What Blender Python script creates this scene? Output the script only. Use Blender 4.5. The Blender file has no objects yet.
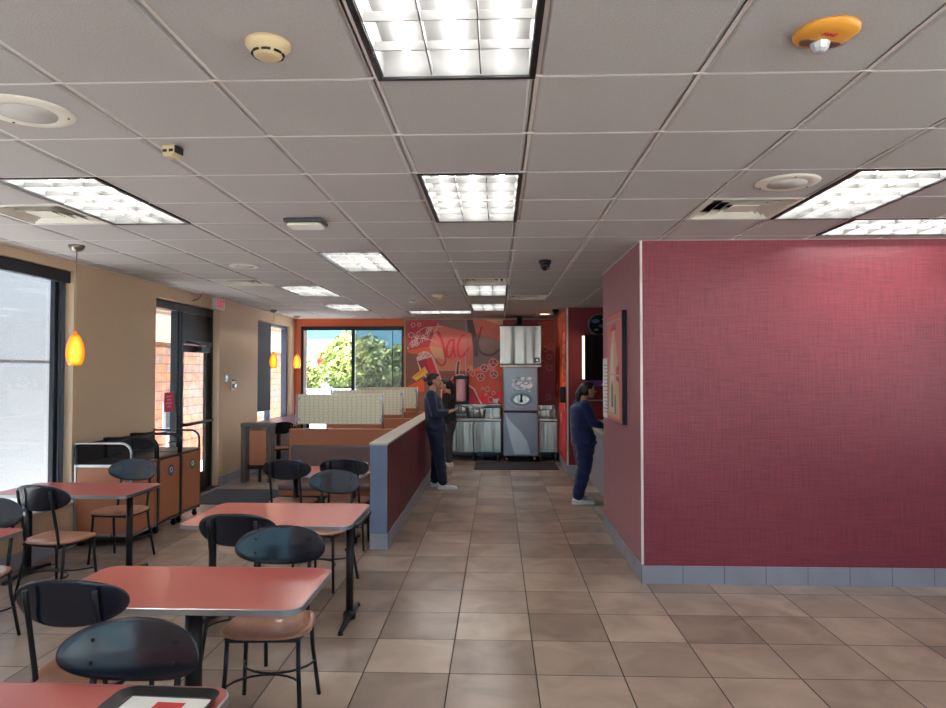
import bpy, bmesh, math, random
from mathutils import Vector, Matrix
random.seed(7)
S = bpy.context.scene
COL = S.collection
PI = math.pi
def R(a): return math.radians(a)
def lin(c):
    return tuple(((v/255)/12.92 if v/255 <= .04045 else ((v/255+.055)/1.055)**2.4) for v in c)

# ---------------------------------------------------------------- materials
def new_mat(name):
    m = bpy.data.materials.new(name); m.use_nodes = True
    nt = m.node_tree; b = nt.nodes['Principled BSDF']
    return m, nt, b
def mat(name, col, rough=.5, metal=0, var=0, vscale=8, bump=0, bscale=60, spec=.5, coat=0, stretch=None, emit=0, aniso=0, sheen=0):
    m, nt, b = new_mat(name)
    c = lin(col)
    b.inputs['Roughness'].default_value = rough
    b.inputs['Metallic'].default_value = metal
    b.inputs['Specular IOR Level'].default_value = spec
    b.inputs['Coat Weight'].default_value = coat
    b.inputs['Coat Roughness'].default_value = .15
    b.inputs['Anisotropic'].default_value = aniso
    b.inputs['Sheen Weight'].default_value = sheen
    tc = nt.nodes.new('ShaderNodeTexCoord'); mp = nt.nodes.new('ShaderNodeMapping')
    if stretch: mp.inputs['Scale'].default_value = stretch
    nt.links.new(tc.outputs['Object'], mp.inputs['Vector'])
    n = nt.nodes.new('ShaderNodeTexNoise'); n.inputs['Scale'].default_value = vscale; n.inputs['Detail'].default_value = 4
    nt.links.new(mp.outputs[0], n.inputs['Vector'])
    r = nt.nodes.new('ShaderNodeMixRGB'); v = max(var, .03)
    r.inputs[1].default_value = tuple(x*(1-v) for x in c)+(1,)
    r.inputs[2].default_value = tuple(min(1, x*(1+v)) for x in c)+(1,)
    nt.links.new(n.outputs['Fac'], r.inputs[0]); nt.links.new(r.outputs[0], b.inputs['Base Color'])
    if bump:
        n2 = nt.nodes.new('ShaderNodeTexNoise'); n2.inputs['Scale'].default_value = bscale; n2.inputs['Detail'].default_value = 3
        nt.links.new(mp.outputs[0], n2.inputs['Vector'])
        bp = nt.nodes.new('ShaderNodeBump'); bp.inputs['Strength'].default_value = bump; bp.inputs['Distance'].default_value = .004
        nt.links.new(n2.outputs['Fac'], bp.inputs['Height']); nt.links.new(bp.outputs[0], b.inputs['Normal'])
    if emit:
        b.inputs['Emission Color'].default_value = c+(1,); b.inputs['Emission Strength'].default_value = emit
    return m
def emis(name, col, s):
    m, nt, b = new_mat(name)
    e = nt.nodes.new('ShaderNodeEmission'); e.inputs[0].default_value = lin(col)+(1,); e.inputs[1].default_value = s
    nt.links.new(e.outputs[0], nt.nodes['Material Output'].inputs[0]); return m
def glassmat(name, tint=(1, 1, 1), refl=.06):
    m, nt, b = new_mat(name); nt.nodes.remove(b)
    t = nt.nodes.new('ShaderNodeBsdfTransparent'); t.inputs[0].default_value = tint+(1,)
    g = nt.nodes.new('ShaderNodeBsdfGlossy'); g.inputs['Roughness'].default_value = .02
    x = nt.nodes.new('ShaderNodeMixShader')
    f = nt.nodes.new('ShaderNodeLayerWeight'); f.inputs[0].default_value = .25
    ml = nt.nodes.new('ShaderNodeMath'); ml.operation = 'MULTIPLY'; ml.inputs[1].default_value = .15
    nt.links.new(f.outputs['Fresnel'], ml.inputs[0])
    nt.links.new(ml.outputs[0], x.inputs[0]); nt.links.new(t.outputs[0], x.inputs[1]); nt.links.new(g.outputs[0], x.inputs[2])
    nt.links.new(x.outputs[0], nt.nodes['Material Output'].inputs[0]); return m
def shademat(name, col, alpha):
    m, nt, b = new_mat(name); b.inputs['Base Color'].default_value = lin(col)+(1,); b.inputs['Roughness'].default_value = .9
    t = nt.nodes.new('ShaderNodeBsdfTransparent'); x = nt.nodes.new('ShaderNodeMixShader')
    tc = nt.nodes.new('ShaderNodeTexCoord'); n = nt.nodes.new('ShaderNodeTexNoise'); n.inputs['Scale'].default_value = 160
    nt.links.new(tc.outputs['Object'], n.inputs['Vector'])
    ma = nt.nodes.new('ShaderNodeMath'); ma.operation = 'MULTIPLY_ADD'; ma.inputs[1].default_value = .35; ma.inputs[2].default_value = alpha-.175
    nt.links.new(n.outputs['Fac'], ma.inputs[0]); nt.links.new(ma.outputs[0], x.inputs[0])
    nt.links.new(t.outputs[0], x.inputs[1]); nt.links.new(b.outputs[0], x.inputs[2])
    nt.links.new(x.outputs[0], nt.nodes['Material Output'].inputs[0]); return m
def tilemat(name, c1, c2, grout, w, h, off, rough=.35, mortar=.006, offset=0, axes='xy', var=.25, bumpd=.003, vs=3.0):
    m, nt, b = new_mat(name)
    tc = nt.nodes.new('ShaderNodeTexCoord'); sp = nt.nodes.new('ShaderNodeSeparateXYZ'); cb = nt.nodes.new('ShaderNodeCombineXYZ')
    nt.links.new(tc.outputs['Object'], sp.inputs[0])
    for i, a in enumerate(axes):
        ad = nt.nodes.new('ShaderNodeMath'); ad.operation = 'SUBTRACT'; ad.inputs[1].default_value = off[i]
        nt.links.new(sp.outputs['xyz'.index(a)], ad.inputs[0]); nt.links.new(ad.outputs[0], cb.inputs[i])
    k = nt.nodes.new('ShaderNodeTexBrick'); k.offset = offset; k.squash = 1
    k.inputs['Scale'].default_value = 1; k.inputs['Brick Width'].default_value = w; k.inputs['Row Height'].default_value = h
    k.inputs['Mortar Size'].default_value = mortar/2; k.inputs['Mortar Smooth'].default_value = .3; k.inputs['Bias'].default_value = 0
    k.inputs['Color1'].default_value = lin(c1)+(1,); k.inputs['Color2'].default_value = lin(c2)+(1,); k.inputs['Mortar'].default_value = lin(grout)+(1,)
    nt.links.new(cb.outputs[0], k.inputs['Vector'])
    n = nt.nodes.new('ShaderNodeTexNoise'); n.inputs['Scale'].default_value = vs; n.inputs['Detail'].default_value = 7; n.inputs['Distortion'].default_value = .8
    nt.links.new(tc.outputs['Object'], n.inputs['Vector'])
    mr = nt.nodes.new('ShaderNodeMapRange'); mr.inputs['From Min'].default_value = .3; mr.inputs['From Max'].default_value = .7
    mr.inputs['To Min'].default_value = 1-var; mr.inputs['To Max'].default_value = 1+var
    nt.links.new(n.outputs['Fac'], mr.inputs[0])
    mx = nt.nodes.new('ShaderNodeVectorMath'); mx.operation = 'SCALE'
    nt.links.new(k.outputs['Color'], mx.inputs[0]); nt.links.new(mr.outputs[0], mx.inputs['Scale'])
    nt.links.new(mx.outputs[0], b.inputs['Base Color'])
    rr = nt.nodes.new('ShaderNodeMapRange'); rr.inputs['To Min'].default_value = rough; rr.inputs['To Max'].default_value = .8
    nt.links.new(k.outputs['Fac'], rr.inputs[0]); nt.links.new(rr.outputs[0], b.inputs['Roughness'])
    bp = nt.nodes.new('ShaderNodeBump'); bp.invert = True; bp.inputs['Distance'].default_value = bumpd; bp.inputs['Strength'].default_value = .6
    nt.links.new(k.outputs['Fac'], bp.inputs['Height']); nt.links.new(bp.outputs[0], b.inputs['Normal'])
    return m

M = {}
M['floor'] = tilemat('floor_tile', (136, 119, 107), (170, 151, 136), (42, 34, 30), .51, .504, (.229-.51*40, .008-.504*20), rough=.25, mortar=.009, var=.18, vs=2.6)
M['base_tile'] = mat('base_tile', (150, 152, 166), .35, var=.15, vscale=5)
M['grout'] = mat('grout', (70, 66, 62), .8)
M['ceil'] = mat('ceiling_tile', (184, 181, 180), .95, var=.22, vscale=150, bump=.45, bscale=220, spec=.2)
M['tbar'] = mat('ceiling_tbar', (224, 218, 214), .5, var=.02)
M['tan'] = mat('tan_paint', (206, 178, 148), .7, var=.03, bump=.1, bscale=150)
M['orange'] = mat('orange_paint', (226, 112, 70), .6, var=.03, bump=.1, bscale=150)
def wallpaper(name, c, kx, ky):
    m, nt, b = new_mat(name)
    tc = nt.nodes.new('ShaderNodeTexCoord')
    outs = []
    for sc in ((kx, kx, 4), (6, 6, ky)):
        mp = nt.nodes.new('ShaderNodeMapping'); mp.inputs['Scale'].default_value = sc
        nt.links.new(tc.outputs['Object'], mp.inputs[0])
        n = nt.nodes.new('ShaderNodeTexNoise'); n.inputs['Scale'].default_value = 1; n.inputs['Detail'].default_value = 3
        nt.links.new(mp.outputs[0], n.inputs['Vector']); outs.append(n.outputs['Fac'])
    a = nt.nodes.new('ShaderNodeMath'); a.operation = 'ADD'
    nt.links.new(outs[0], a.inputs[0]); nt.links.new(outs[1], a.inputs[1])
    mr = nt.nodes.new('ShaderNodeMapRange'); mr.inputs['From Min'].default_value = .7; mr.inputs['From Max'].default_value = 1.3
    nt.links.new(a.outputs[0], mr.inputs[0])
    mx = nt.nodes.new('ShaderNodeMixRGB'); cl = lin(c)
    mx.inputs[1].default_value = tuple(x*.74 for x in cl)+(1,); mx.inputs[2].default_value = tuple(x*1.26 for x in cl)+(1,)
    nt.links.new(mr.outputs[0], mx.inputs[0]); nt.links.new(mx.outputs[0], b.inputs['Base Color'])
    b.inputs['Roughness'].default_value = .42; b.inputs['Sheen Weight'].default_value = .45; b.inputs['Sheen Roughness'].default_value = .4; b.inputs['Sheen Tint'].default_value = (1, .7, .75, 1)
    bp = nt.nodes.new('ShaderNodeBump'); bp.inputs['Strength'].default_value = .35; bp.inputs['Distance'].default_value = .002
    nt.links.new(mr.outputs[0], bp.inputs['Height']); nt.links.new(bp.outputs[0], b.inputs['Normal'])
    return m
M['red_wp'] = wallpaper('red_woven_wallpaper', (134, 50, 64), 95, 110)
M['dark_red'] = mat('dark_red_paint', (128, 36, 44), .6, var=.03)
M['white'] = mat('white_paint', (222, 220, 214), .5)
M['trimwhite'] = mat('corner_trim', (226, 214, 210), .4)
M['black'] = mat('black_metal', (15, 16, 20), .42, .0, var=.1)
M['frame'] = mat('dark_bronze_frame', (38, 42, 50), .4, .3)
M['frame_grey'] = mat('grey_aluminium_frame', (92, 102, 122), .42, .3)
M['blackwood'] = mat('black_stained_plywood', (20, 25, 40), .26, var=.25, vscale=30, stretch=(.4, 1, 6), coat=.25)
M['seatwood'] = mat('beech_veneer_seat', (178, 126, 100), .3, var=.22, vscale=10, stretch=(8, .8, 1), coat=.35)
M['lamred'] = mat('red_laminate', (192, 96, 88), .3, var=.06, vscale=60, coat=.3)
M['lambrown'] = mat('brown_laminate', (172, 108, 76), .45, var=.06, vscale=20)
M['panelred'] = mat('maroon_panel', (104, 34, 38), .45, var=.05)
M['alu'] = mat('brushed_aluminium', (168, 170, 176), .33, .85, var=.06, vscale=40)
M['steel'] = mat('stainless_steel', (182, 172, 162), .27, 1, var=.12, vscale=3, stretch=(2.2, 2.2, .12), bump=.7, bscale=1.3)
for n_ in M['steel'].node_tree.nodes:
    if n_.type == 'BUMP': n_.inputs['Distance'].default_value = .06
M['steel_dark'] = mat('dark_stainless', (110, 112, 116), .3, 1, var=.1)
M['mauve'] = mat('mauve_upholstery', (112, 90, 88), .55, var=.08, vscale=20, bump=.1)
M['slate'] = mat('blue_grey_tile', (116, 130, 158), .45, var=.12, vscale=8)
M['cap'] = mat('cream_cap_tile', (196, 188, 176), .3, var=.08, vscale=10)
M['purple'] = mat('purple_laminate', (128, 84, 108), .3)
M['mat'] = mat('rubber_carpet_mat', (44, 46, 50), .95, var=.3, vscale=120, bump=.6, bscale=200)
M['shade_dark'] = mat('dark_roller_shade', (70, 74, 82), .85, var=.05)
M['shade'] = shademat('perforated_shade', (120, 124, 140), .52)
M['glass'] = glassmat('window_glass', (.97, .99, 1.0))
M['stucco'] = mat('pale_stucco', (116, 121, 127), .9, var=.5, vscale=45, bump=.8, bscale=60)
M['stucco_beige'] = mat('beige_stucco', (176, 160, 138), .9, var=.06, vscale=30, bump=.3)
M['stone'] = tilemat('ledge_stone', (178, 108, 74), (128, 110, 104), (80, 54, 44), .36, .17, (0, 0), rough=.9, mortar=.016, offset=.5, axes='yz', var=.35, bumpd=.012, vs=5)
M['asphalt'] = mat('pale_concrete', (194, 193, 190), .95, var=.15, vscale=30)
M['fence_white'] = mat('white_block_fence', (140, 148, 166), .8, var=.05)
M['leaf'] = mat('tree_leaf', (148, 158, 92), .7, var=.5, vscale=1.2)
M['leaf2'] = mat('tree_leaf_olive', (120, 138, 84), .7, var=.5, vscale=1.2)
M['bark'] = mat('bark', (98, 82, 68), .9, var=.3)
M['red'] = mat('sign_red', (196, 34, 40), .5)
M['yellow'] = mat('sign_yellow', (226, 170, 60), .5)
M['pinkred'] = mat('notice_pink_red', (216, 50, 84), .6)
M['blue'] = mat('blue_vinyl', (60, 92, 140), .5)
M['green'] = mat('green_vinyl', (70, 120, 72), .5)
M['offwhite'] = mat('off_white_plastic', (222, 218, 206), .45)
M['cream'] = mat('aged_cream_plastic', (206, 186, 146), .45)
M['firey'] = mat('amber_plastic', (226, 158, 58), .4, var=.04)
M['clear'] = mat('clear_lens', (200, 205, 210), .08, .2)
M['brass'] = mat('warm_steel', (150, 142, 130), .3, .9)
M['navy'] = mat('navy_scrub_cloth', (17, 28, 62), .85, var=.15, vscale=14, bump=.3, bscale=20, sheen=.2)
M['navy2'] = mat('royal_navy_scrub_cloth', (19, 36, 86), .85, var=.15, vscale=14, bump=.3, bscale=20, sheen=.2)
M['blackcloth'] = mat('black_knit', (22, 22, 26), .9, var=.2, bump=.2)
M['greycloth'] = mat('charcoal_trouser', (66, 66, 72), .9, var=.15, bump=.2)
M['skin'] = mat('skin', (196, 148, 122), .5, var=.05)
M['hair'] = mat('dark_hair', (24, 18, 18), .4, var=.3, vscale=40)
M['lips'] = mat('lips', (158, 84, 78), .5)
M['eye'] = mat('eye', (30, 24, 22), .2)
M['shoe'] = mat('white_sneaker', (228, 228, 228), .6, var=.03)
M['paper'] = mat('paper', (228, 228, 226), .8)
M['screenfab'] = None
M['reflector'] = mat('satin_reflector', (98, 98, 97), .5)
M['louver'] = mat('louver_satin', (110, 110, 108), .45)
M['tube'] = emis('fluorescent_tube', (255, 252, 248), 10.5)
M['lens'] = emis('troffer_pan_glow', (246, 250, 240), 1.1)
M['amber'] = emis('amber_glass_glow', (255, 140, 10), 1.5)
M['amber_dark'] = mat('amber_glass_top', (170, 84, 14), .2, emit=.35)
M['bulb'] = emis('bulb', (255, 224, 120), 7)
M['exitred'] = mat('exit_red', (220, 40, 64), .5, emit=.15)
M['exitwhite'] = mat('exit_white', (222, 212, 214), .5)
def patterned():
    m, nt, b = new_mat('leaf_pattern_resin')
    tc = nt.nodes.new('ShaderNodeTexCoord')
    k = nt.nodes.new('ShaderNodeTexVoronoi'); k.feature = 'DISTANCE_TO_EDGE'; k.inputs['Scale'].default_value = 17; k.inputs['Randomness'].default_value = .25
    mp = nt.nodes.new('ShaderNodeMapping'); mp.inputs['Scale'].default_value = (1, 1, 1.6)
    nt.links.new(tc.outputs['Object'], mp.inputs[0]); nt.links.new(mp.outputs[0], k.inputs['Vector'])
    r = nt.nodes.new('ShaderNodeValToRGB'); r.color_ramp.elements[0].position = .03; r.color_ramp.elements[1].position = .09
    r.color_ramp.elements[0].color = lin((190, 184, 150))+(1,); r.color_ramp.elements[1].color = lin((222, 218, 192))+(1,)
    nt.links.new(k.outputs['Distance'], r.inputs[0]); nt.links.new(r.outputs[0], b.inputs['Base Color'])
    b.inputs['Roughness'].default_value = .4
    return m
M['screenfab'] = patterned()

# ---------------------------------------------------------------- mesh builder
class MB:
    def __init__(s): s.v = []; s.f = []; s.m = []; s.s = []
    def add(s, vs, fs, m=0, sm=False):
        o = len(s.v); s.v += [tuple(p) for p in vs]
        for f in fs: s.f.append([i+o for i in f]); s.m.append(m); s.s.append(sm)
        return s
    def box(s, x0, x1, y0, y1, z0, z1, m=0):
        v = [(x, y, z) for z in (z0, z1) for y in (y0, y1) for x in (x0, x1)]
        return s.add(v, [(0, 2, 3, 1), (4, 5, 7, 6), (0, 1, 5, 4), (2, 6, 7, 3), (0, 4, 6, 2), (1, 3, 7, 5)], m)
    def tube(s, pts, r, n=10, m=0, closed=False, rs=None):
        pts = [Vector(p) for p in pts]; N = len(pts); vs = []; fs = []
        up = None
        for i, p in enumerate(pts):
            if closed: t = (pts[(i+1) % N]-pts[i-1])
            else: t = pts[min(i+1, N-1)]-pts[max(i-1, 0)]
            t.normalize()
            if up is None:
                up = Vector((0, 0, 1)) if abs(t.z) < .9 else Vector((1, 0, 0))
            a = up-t*up.dot(t)
            if a.length < 1e-4: a = Vector((0, 1, 0))-t*t.y
            a.normalize(); up = a; b = t.cross(a); q = rs[i] if rs else r
            for k in range(n):
                th = 2*PI*k/n; vs.append(p+a*math.cos(th)*q+b*math.sin(th)*q)
        for i in range(N if closed else N-1):
            j = (i+1) % N
            for k in range(n): fs.append((i*n+k, i*n+(k+1) % n, j*n+(k+1) % n, j*n+k))
        s.add(vs, fs, m, True)
        if not closed:
            o = len(s.v)-len(vs)
            s.f.append([o+k for k in range(n)][::-1]); s.m.append(m); s.s.append(False)
            s.f.append([o+(N-1)*n+k for k in range(n)]); s.m.append(m); s.s.append(False)
        return s
    def lathe(s, prof, c=(0, 0, 0), n=28, m=0, sm=True):
        vs = []; fs = []
        for r, z in prof:
            for k in range(n):
                a = 2*PI*k/n; vs.append((c[0]+r*math.cos(a), c[1]+r*math.sin(a), c[2]+z))
        for i in range(len(prof)-1):
            for k in range(n): fs.append((i*n+k, i*n+(k+1) % n, (i+1)*n+(k+1) % n, (i+1)*n+k))
        s.add(vs, fs, m, sm); o = len(s.v)-len(vs)
        if prof[0][0] > 1e-4: s.f.append([o+k for k in range(n)][::-1]); s.m.append(m); s.s.append(False)
        if prof[-1][0] > 1e-4: s.f.append([o+(len(prof)-1)*n+k for k in range(n)]); s.m.append(m); s.s.append(False)
        return s
    def prism(s, poly, d0, d1, ax='z', m=0):
        n = len(poly)
        def P(a, b, d): return {'z': (a, b, d), 'y': (a, d, b), 'x': (d, a, b)}[ax]
        v = [P(a, b, d0) for a, b in poly]+[P(a, b, d1) for a, b in poly]
        f = [tuple(range(n))[::-1], tuple(range(n, 2*n))]+[(i, (i+1) % n, n+(i+1) % n, n+i) for i in range(n)]
        return s.add(v, f, m)
    def build(s, name, mats, parent=None, bev=0, loc=None, seg=2):
        me = bpy.data.meshes.new(name); me.from_pydata(s.v, [], s.f); me.update()
        if not isinstance(mats, (list, tuple)): mats = [mats]
        for q in mats: me.materials.append(q)
        for p, mi, sm in zip(me.polygons, s.m, s.s): p.material_index = mi; p.use_smooth = sm
        bm = bmesh.new(); bm.from_mesh(me); bmesh.ops.recalc_face_normals(bm, faces=bm.faces); bm.to_mesh(me); bm.free()
        o = bpy.data.objects.new(name, me); COL.objects.link(o)
        if parent: o.parent = parent
        if loc: o.location = loc
        if bev:
            b = o.modifiers.new('bevel', 'BEVEL'); b.width = bev; b.segments = seg; b.limit_method = 'ANGLE'; b.angle_limit = R(40)
        return o
def tag(o, label=None, cat=None, group=None, kind=None):
    if label: o['label'] = label
    if cat: o['category'] = cat
    if group: o['group'] = group
    if kind: o['kind'] = kind
    return o
def thing(name, label, cat, loc=(0, 0, 0), rz=0, group=None):
    o = bpy.data.objects.new(name, None); COL.objects.link(o); o.empty_display_size = .1
    o.location = loc; o.rotation_euler = (0, 0, rz)
    return tag(o, label, cat, group)
def struct(o): o['kind'] = 'structure'; return o
def copy_tree(o, parent=None):
    c = o.copy(); COL.objects.link(c)
    if parent: c.parent = parent
    for ch in list(o.children): copy_tree(ch, c)
    return c
def dup(o, loc, rz, label, group=None):
    c = copy_tree(o); c.location = loc; c.rotation_euler = (0, 0, rz); c['label'] = label
    if group: c['group'] = group
    return c
def rrect(x0, x1, y0, y1, r, n=6):
    p = []
    for cx, cy, a0 in ((x1-r, y1-r, 0), (x0+r, y1-r, 90), (x0+r, y0+r, 180), (x1-r, y0+r, 270)):
        for k in range(n+1):
            a = R(a0+90*k/n); p.append((cx+r*math.cos(a), cy+r*math.sin(a)))
    return p
def text(name, body, size, mtl, parent, loc, rot, ext=.001, sx=1):
    cu = bpy.data.curves.new(name, 'FONT'); cu.body = body; cu.size = size; cu.extrude = ext; cu.align_x = 'CENTER'; cu.align_y = 'CENTER'
    t = bpy.data.objects.new(name, cu); COL.objects.link(t)
    bpy.context.view_layer.update()
    me = bpy.data.meshes.new_from_object(t.evaluated_get(bpy.context.evaluated_depsgraph_get()))
    COL.objects.unlink(t); bpy.data.objects.remove(t)
    me.materials.clear(); me.materials.append(mtl)
    o = bpy.data.objects.new(name, me); COL.objects.link(o); o.parent = parent; o.location = loc; o.rotation_euler = rot; o.scale = (sx, 1, 1)
    return o

# ---------------------------------------------------------------- dimensions
XL, YB, ZC = -4.3, 14.3, 2.89
XW, YW = 1.22, 5.79            # red wall block corner
YF, XR, ZR = -3.6, 6.0, 3.35
gx = lambda k: .153+.61*k
gy = lambda j: 2.535+.617*j

# floor
struct(MB().box(XL-.25, XR+.25, YF-.25, YB+.25, -.12, 0).build('floor', M['floor']))
# left wall with openings
W1 = (1.0, 6.755, .45, 2.79); D1 = (8.42, 10.39, 0, 2.72); W2 = (12.08, 14.08, .78, 2.71)
def wall_x(name, xa, xb, y0, y1, holes, mtl):
    b = MB(); cur = y0
    for (a, c, z0, z1) in holes:
        b.box(xa, xb, cur, a, 0, ZR)
        if z0 > 0: b.box(xa, xb, a, c, 0, z0)
        b.box(xa, xb, a, c, z1, ZR); cur = c
    b.box(xa, xb, cur, y1, 0, ZR)
    return struct(b.build(name, mtl))
wall_x('wall_left', XL-.22, XL, YF, YB+.2, [W1, D1, W2], M['tan'])
def wall_y(name, ya, yb, x0, x1, holes, mtl):
    b = MB(); cur = x0
    for (a, c, z0, z1) in holes:
        b.box(cur, a, ya, yb, 0, ZR)
        if z0 > 0: b.box(a, c, ya, yb, 0, z0)
        b.box(a, c, ya, yb, z1, ZR); cur = c
    b.box(cur, x1, ya, yb, 0, ZR)
    return struct(b.build(name, mtl))
WB = (-4.17, -1.97, .5, 2.73)
wall_y('wall_back', YB, YB+.2, XL, XR, [WB], M['orange'])
WF = [(-3.9, -1.2, .45, 2.75), (-.9, 1.1, 0, 2.75), (1.4, 5.6, .45, 2.75)]
wall_y('wall_front', YF-.2, YF, XL, XR, WF, M['tan'])
wall_x('wall_right', XR, XR+.2, YF, YB+.2, [(-2.8, 3.6, .9, 2.7)], M['tan'])
# red block, alcove, mural wing
struct(MB().box(XW, XR, YW, 5.95, 0, ZR).box(XW, XW+.16, 5.95, 7.86, 0, ZR).build('wall_red', M['red_wp']))
struct(MB().box(XW, 4.0, 11.9, 12.02, 0, ZR).box(4.0, 4.15, 5.95, 12.02, 0, ZR).build('wall_alcove', M['dark_red']))
struct(MB().box(XW+.02, XW+.14, 12.02, YB, 0, ZR).build('wall_wing', M['dark_red']))
struct(MB().box(XW-.012, XW+.008, YW-.012, YW+.008, .16, ZC).build('trim_1', M['trimwhite'], bev=.002))
struct(MB().box(XW-.008, XW+.02, 11.885, 11.905, .15, ZC).build('trim_2', M['trimwhite'], bev=.002))
struct(MB().box(XL-.2, XR+.2, YF-.2, YB+.2, ZR, ZR+.15).build('roof', M['white']))  # unseen slab, added to keep sky light from leaking in above the ceiling
# baseboards: real tiles with joints
def basetiles(name, segs, h=.15, m='base_tile', w=.335):
    b = MB()
    for (ax, a0, a1, c, d) in segs:            # ax: running axis; c: face; d: outward sign
        n = max(1, round(abs(a1-a0)/w)); st = (a1-a0)/n
        for i in range(n):
            p, q = a0+i*st+.0025, a0+(i+1)*st-.0025
            t0, t1 = sorted((c, c+d*.012))
            if ax == 'x': b.box(p, q, t0, t1, .001, h)
            else: b.box(t0, t1, p, q, .001, h)
        t0, t1 = sorted((c, c+d*.009))
        if ax == 'x': b.box(a0, a1, t0, t1, .001, h-.001, 1)
        else: b.box(t0, t1, a0, a1, .001, h-.001, 1)
    return struct(b.build(name, [M[m], M['grout']]))
basetiles('baseboard_red', [('x', XW-.012, XR, YW, -1), ('y', YW, 7.86, XW, -1)])
basetiles('baseboard_left', [('y', YF, D1[0]-.01, XL, 1), ('y', D1[1]+.01, YB, XL, 1)])
basetiles('baseboard_alcove', [('x', XW-.01, 4.0, 11.9, -1), ('y', 11.9, YB-.02, XW+.012, -1)])
basetiles('baseboard_back', [('x', XL, XW, YB-.012, -1)])

# ceiling ----------------------------------------------------------------
lights = [(-1, -2, 'ceiling light panel overhead nearest the camera, cut by the top of the photo'), (-1, 2, 'second light panel along the middle row, black framed above the aisle'),
          (-5, 2, 'light panel near the left wall beside the square air vent'), (3, 2, 'long light panel over the red wall beside the round speaker'),
          (-3, 6, 'light panel left of the aisle in the middle of the ceiling'), (-5, 10, 'light panel near the far left window, third from the back wall'),
          (-5, 14, 'light panel in the far left corner close to the back wall'), (-1, 10, 'small looking light panel just behind the far square vent over the aisle'),
          (-1, 14, 'farthest light panel over the aisle above the ice machine'),
          (-5, -6, 'light panel behind the camera on the left'), (3, -6, 'light panel behind the camera on the right'), (-1, -9, 'light panel far behind the camera')]
wide_lights = [(4, 4, 'light panel running across the red wall top at the right edge'), (-3, 16, 'thin light panel lying across the row before the mural')]
vents = [(2, 3), (-6, 3), (-1, 9), (0, 12), (-6, 9)]
holes = set()
for k, j, _ in lights: holes |= {(k, j), (k, j+1)}
for k, j, _ in wide_lights: holes |= {(k, j), (k+1, j)}
for k, j in vents: holes.add((k, j))
b = MB(); g = MB()
k0, k1 = -8, 10; j0, j1 = -10, 19
def cl(v, a, c): return max(a, min(c, v))
for k in range(k0, k1):
    for j in range(j0, j1):
        xa, xb = cl(gx(k), XL, XR), cl(gx(k+1), XL, XR); ya, yb = cl(gy(j), YF, YB), cl(gy(j+1), YF, YB)
        if xb-xa < .02 or yb-ya < .02 or (k, j) in holes: continue
        e = .016
        # tegular tile: narrow raised lip, face dropped 5 mm below the grid flange
        v = []
        for (o, z) in ((.0, ZC+.004), (e-.004, ZC+.004), (e, ZC-.001), (e+.004, ZC-.004)):
            v += [(xa+o, ya+o*.55, z), (xb-o-.0155, ya+o*.55, z), (xb-o-.0155, yb-o*.55, z), (xa+o, yb-o*.55, z)]
        f = []
        for q in range(3):
            for s_ in range(4): f.append((q*4+s_, q*4+(s_+1) % 4, q*4+4+(s_+1) % 4, q*4+4+s_))
        f.append((12, 13, 14, 15))
        b.add(v, f)
ceil = struct(b.build('ceiling', M['ceil']))
for k in range(k0, k1+1):
    x = gx(k)
    if XL < x < XR: g.box(x-.008, x+.008, YF, YB, ZC+.0025, ZC+.006)
for j in range(j0, j1+1):
    y = gy(j)
    if YF < y < YB: g.box(XL, XR, y-.005, y+.005, ZC-.004, ZC+.0005)
g.box(XL, XL+.02, YF, YB, ZC-.006, ZC).box(XL, XW, YB-.02, YB, ZC-.006, ZC).box(XW, XR, YW-.02, YW, ZC-.006, ZC).box(XW-.02, XW, YW-.02, 7.86, ZC-.006, ZC)
g.build('ceiling_grid', M['tbar'], ceil)
# troffers
def troffer(w, l, rows, cols, label):
    t = thing('ceiling_light', label, 'ceiling light', group='recessed light panels')
    f = MB(); hw, hl = w/2, l/2; q = .022
    f.box(-hw, hw, -hl, -hl+q, -.010, .004).box(-hw, hw, hl-q, hl, -.010, .004).box(-hw, -hw+q, -hl+q, hl-q, -.010, .004).box(hw-q, hw, -hl+q, hl-q, -.010, .004)
    f.build('frame', M['black'], t)
    p = MB(); d = .11
    p.box(-hw+q, -hw+q+.004, -hl+q, hl-q, -.004, d).box(hw-q-.004, hw-q, -hl+q, hl-q, -.004, d).box(-hw+q, hw-q, -hl+q, -hl+q+.004, -.004, d).box(-hw+q, hw-q, hl-q-.004, hl-q, -.004, d)
    p.box(-hw+q, hw-q, -hl+q, hl-q, d, d+.006)
    p.build('reflector_pan', M['reflector'], t)
    lv = MB(); iw, il = w-2*q, l-2*q
    for c in range(1, cols):
        x = -iw/2+iw*c/cols; lv.box(x-.0025, x+.0025, -il/2, il/2, .002, .034)
    for r_ in range(1, rows):
        y = -il/2+il*r_/rows; lv.box(-iw/2, iw/2, y-.0025, y+.0025, .002, .034)
    lv.build('louver', M['louver'], t)
    tw = w < l
    n = 3
    for c in range(n):
        u = MB()
        if tw:
            x = -iw/2+iw*(c+.5)/n; u.tube([(x, -il/2+.03, .08), (x, il/2-.03, .08)], .013, 8)
        else:
            y = -il/2+il*(c+.5)/n; u.tube([(-iw/2+.03, y, .08), (iw/2-.03, y, .08)], .013, 8)
        u.build('lamp_tube', M['tube'], t)
    return t
proto = None
for k, j, lb in lights:
    if proto is None: t = proto = troffer(.594, 1.235, 6, 3, lb)
    else: t = copy_tree(proto); t['label'] = lb
    t.location = (gx(k)+.305, gy(j)+.625, ZC)
pw = None
for k, j, lb in wide_lights:
    if pw is None: t = pw = troffer(1.205, .61, 3, 6, lb)
    else: t = copy_tree(pw); t['label'] = lb
    t.location = (gx(k)+.61, gy(j)+.3125, ZC)
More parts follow.
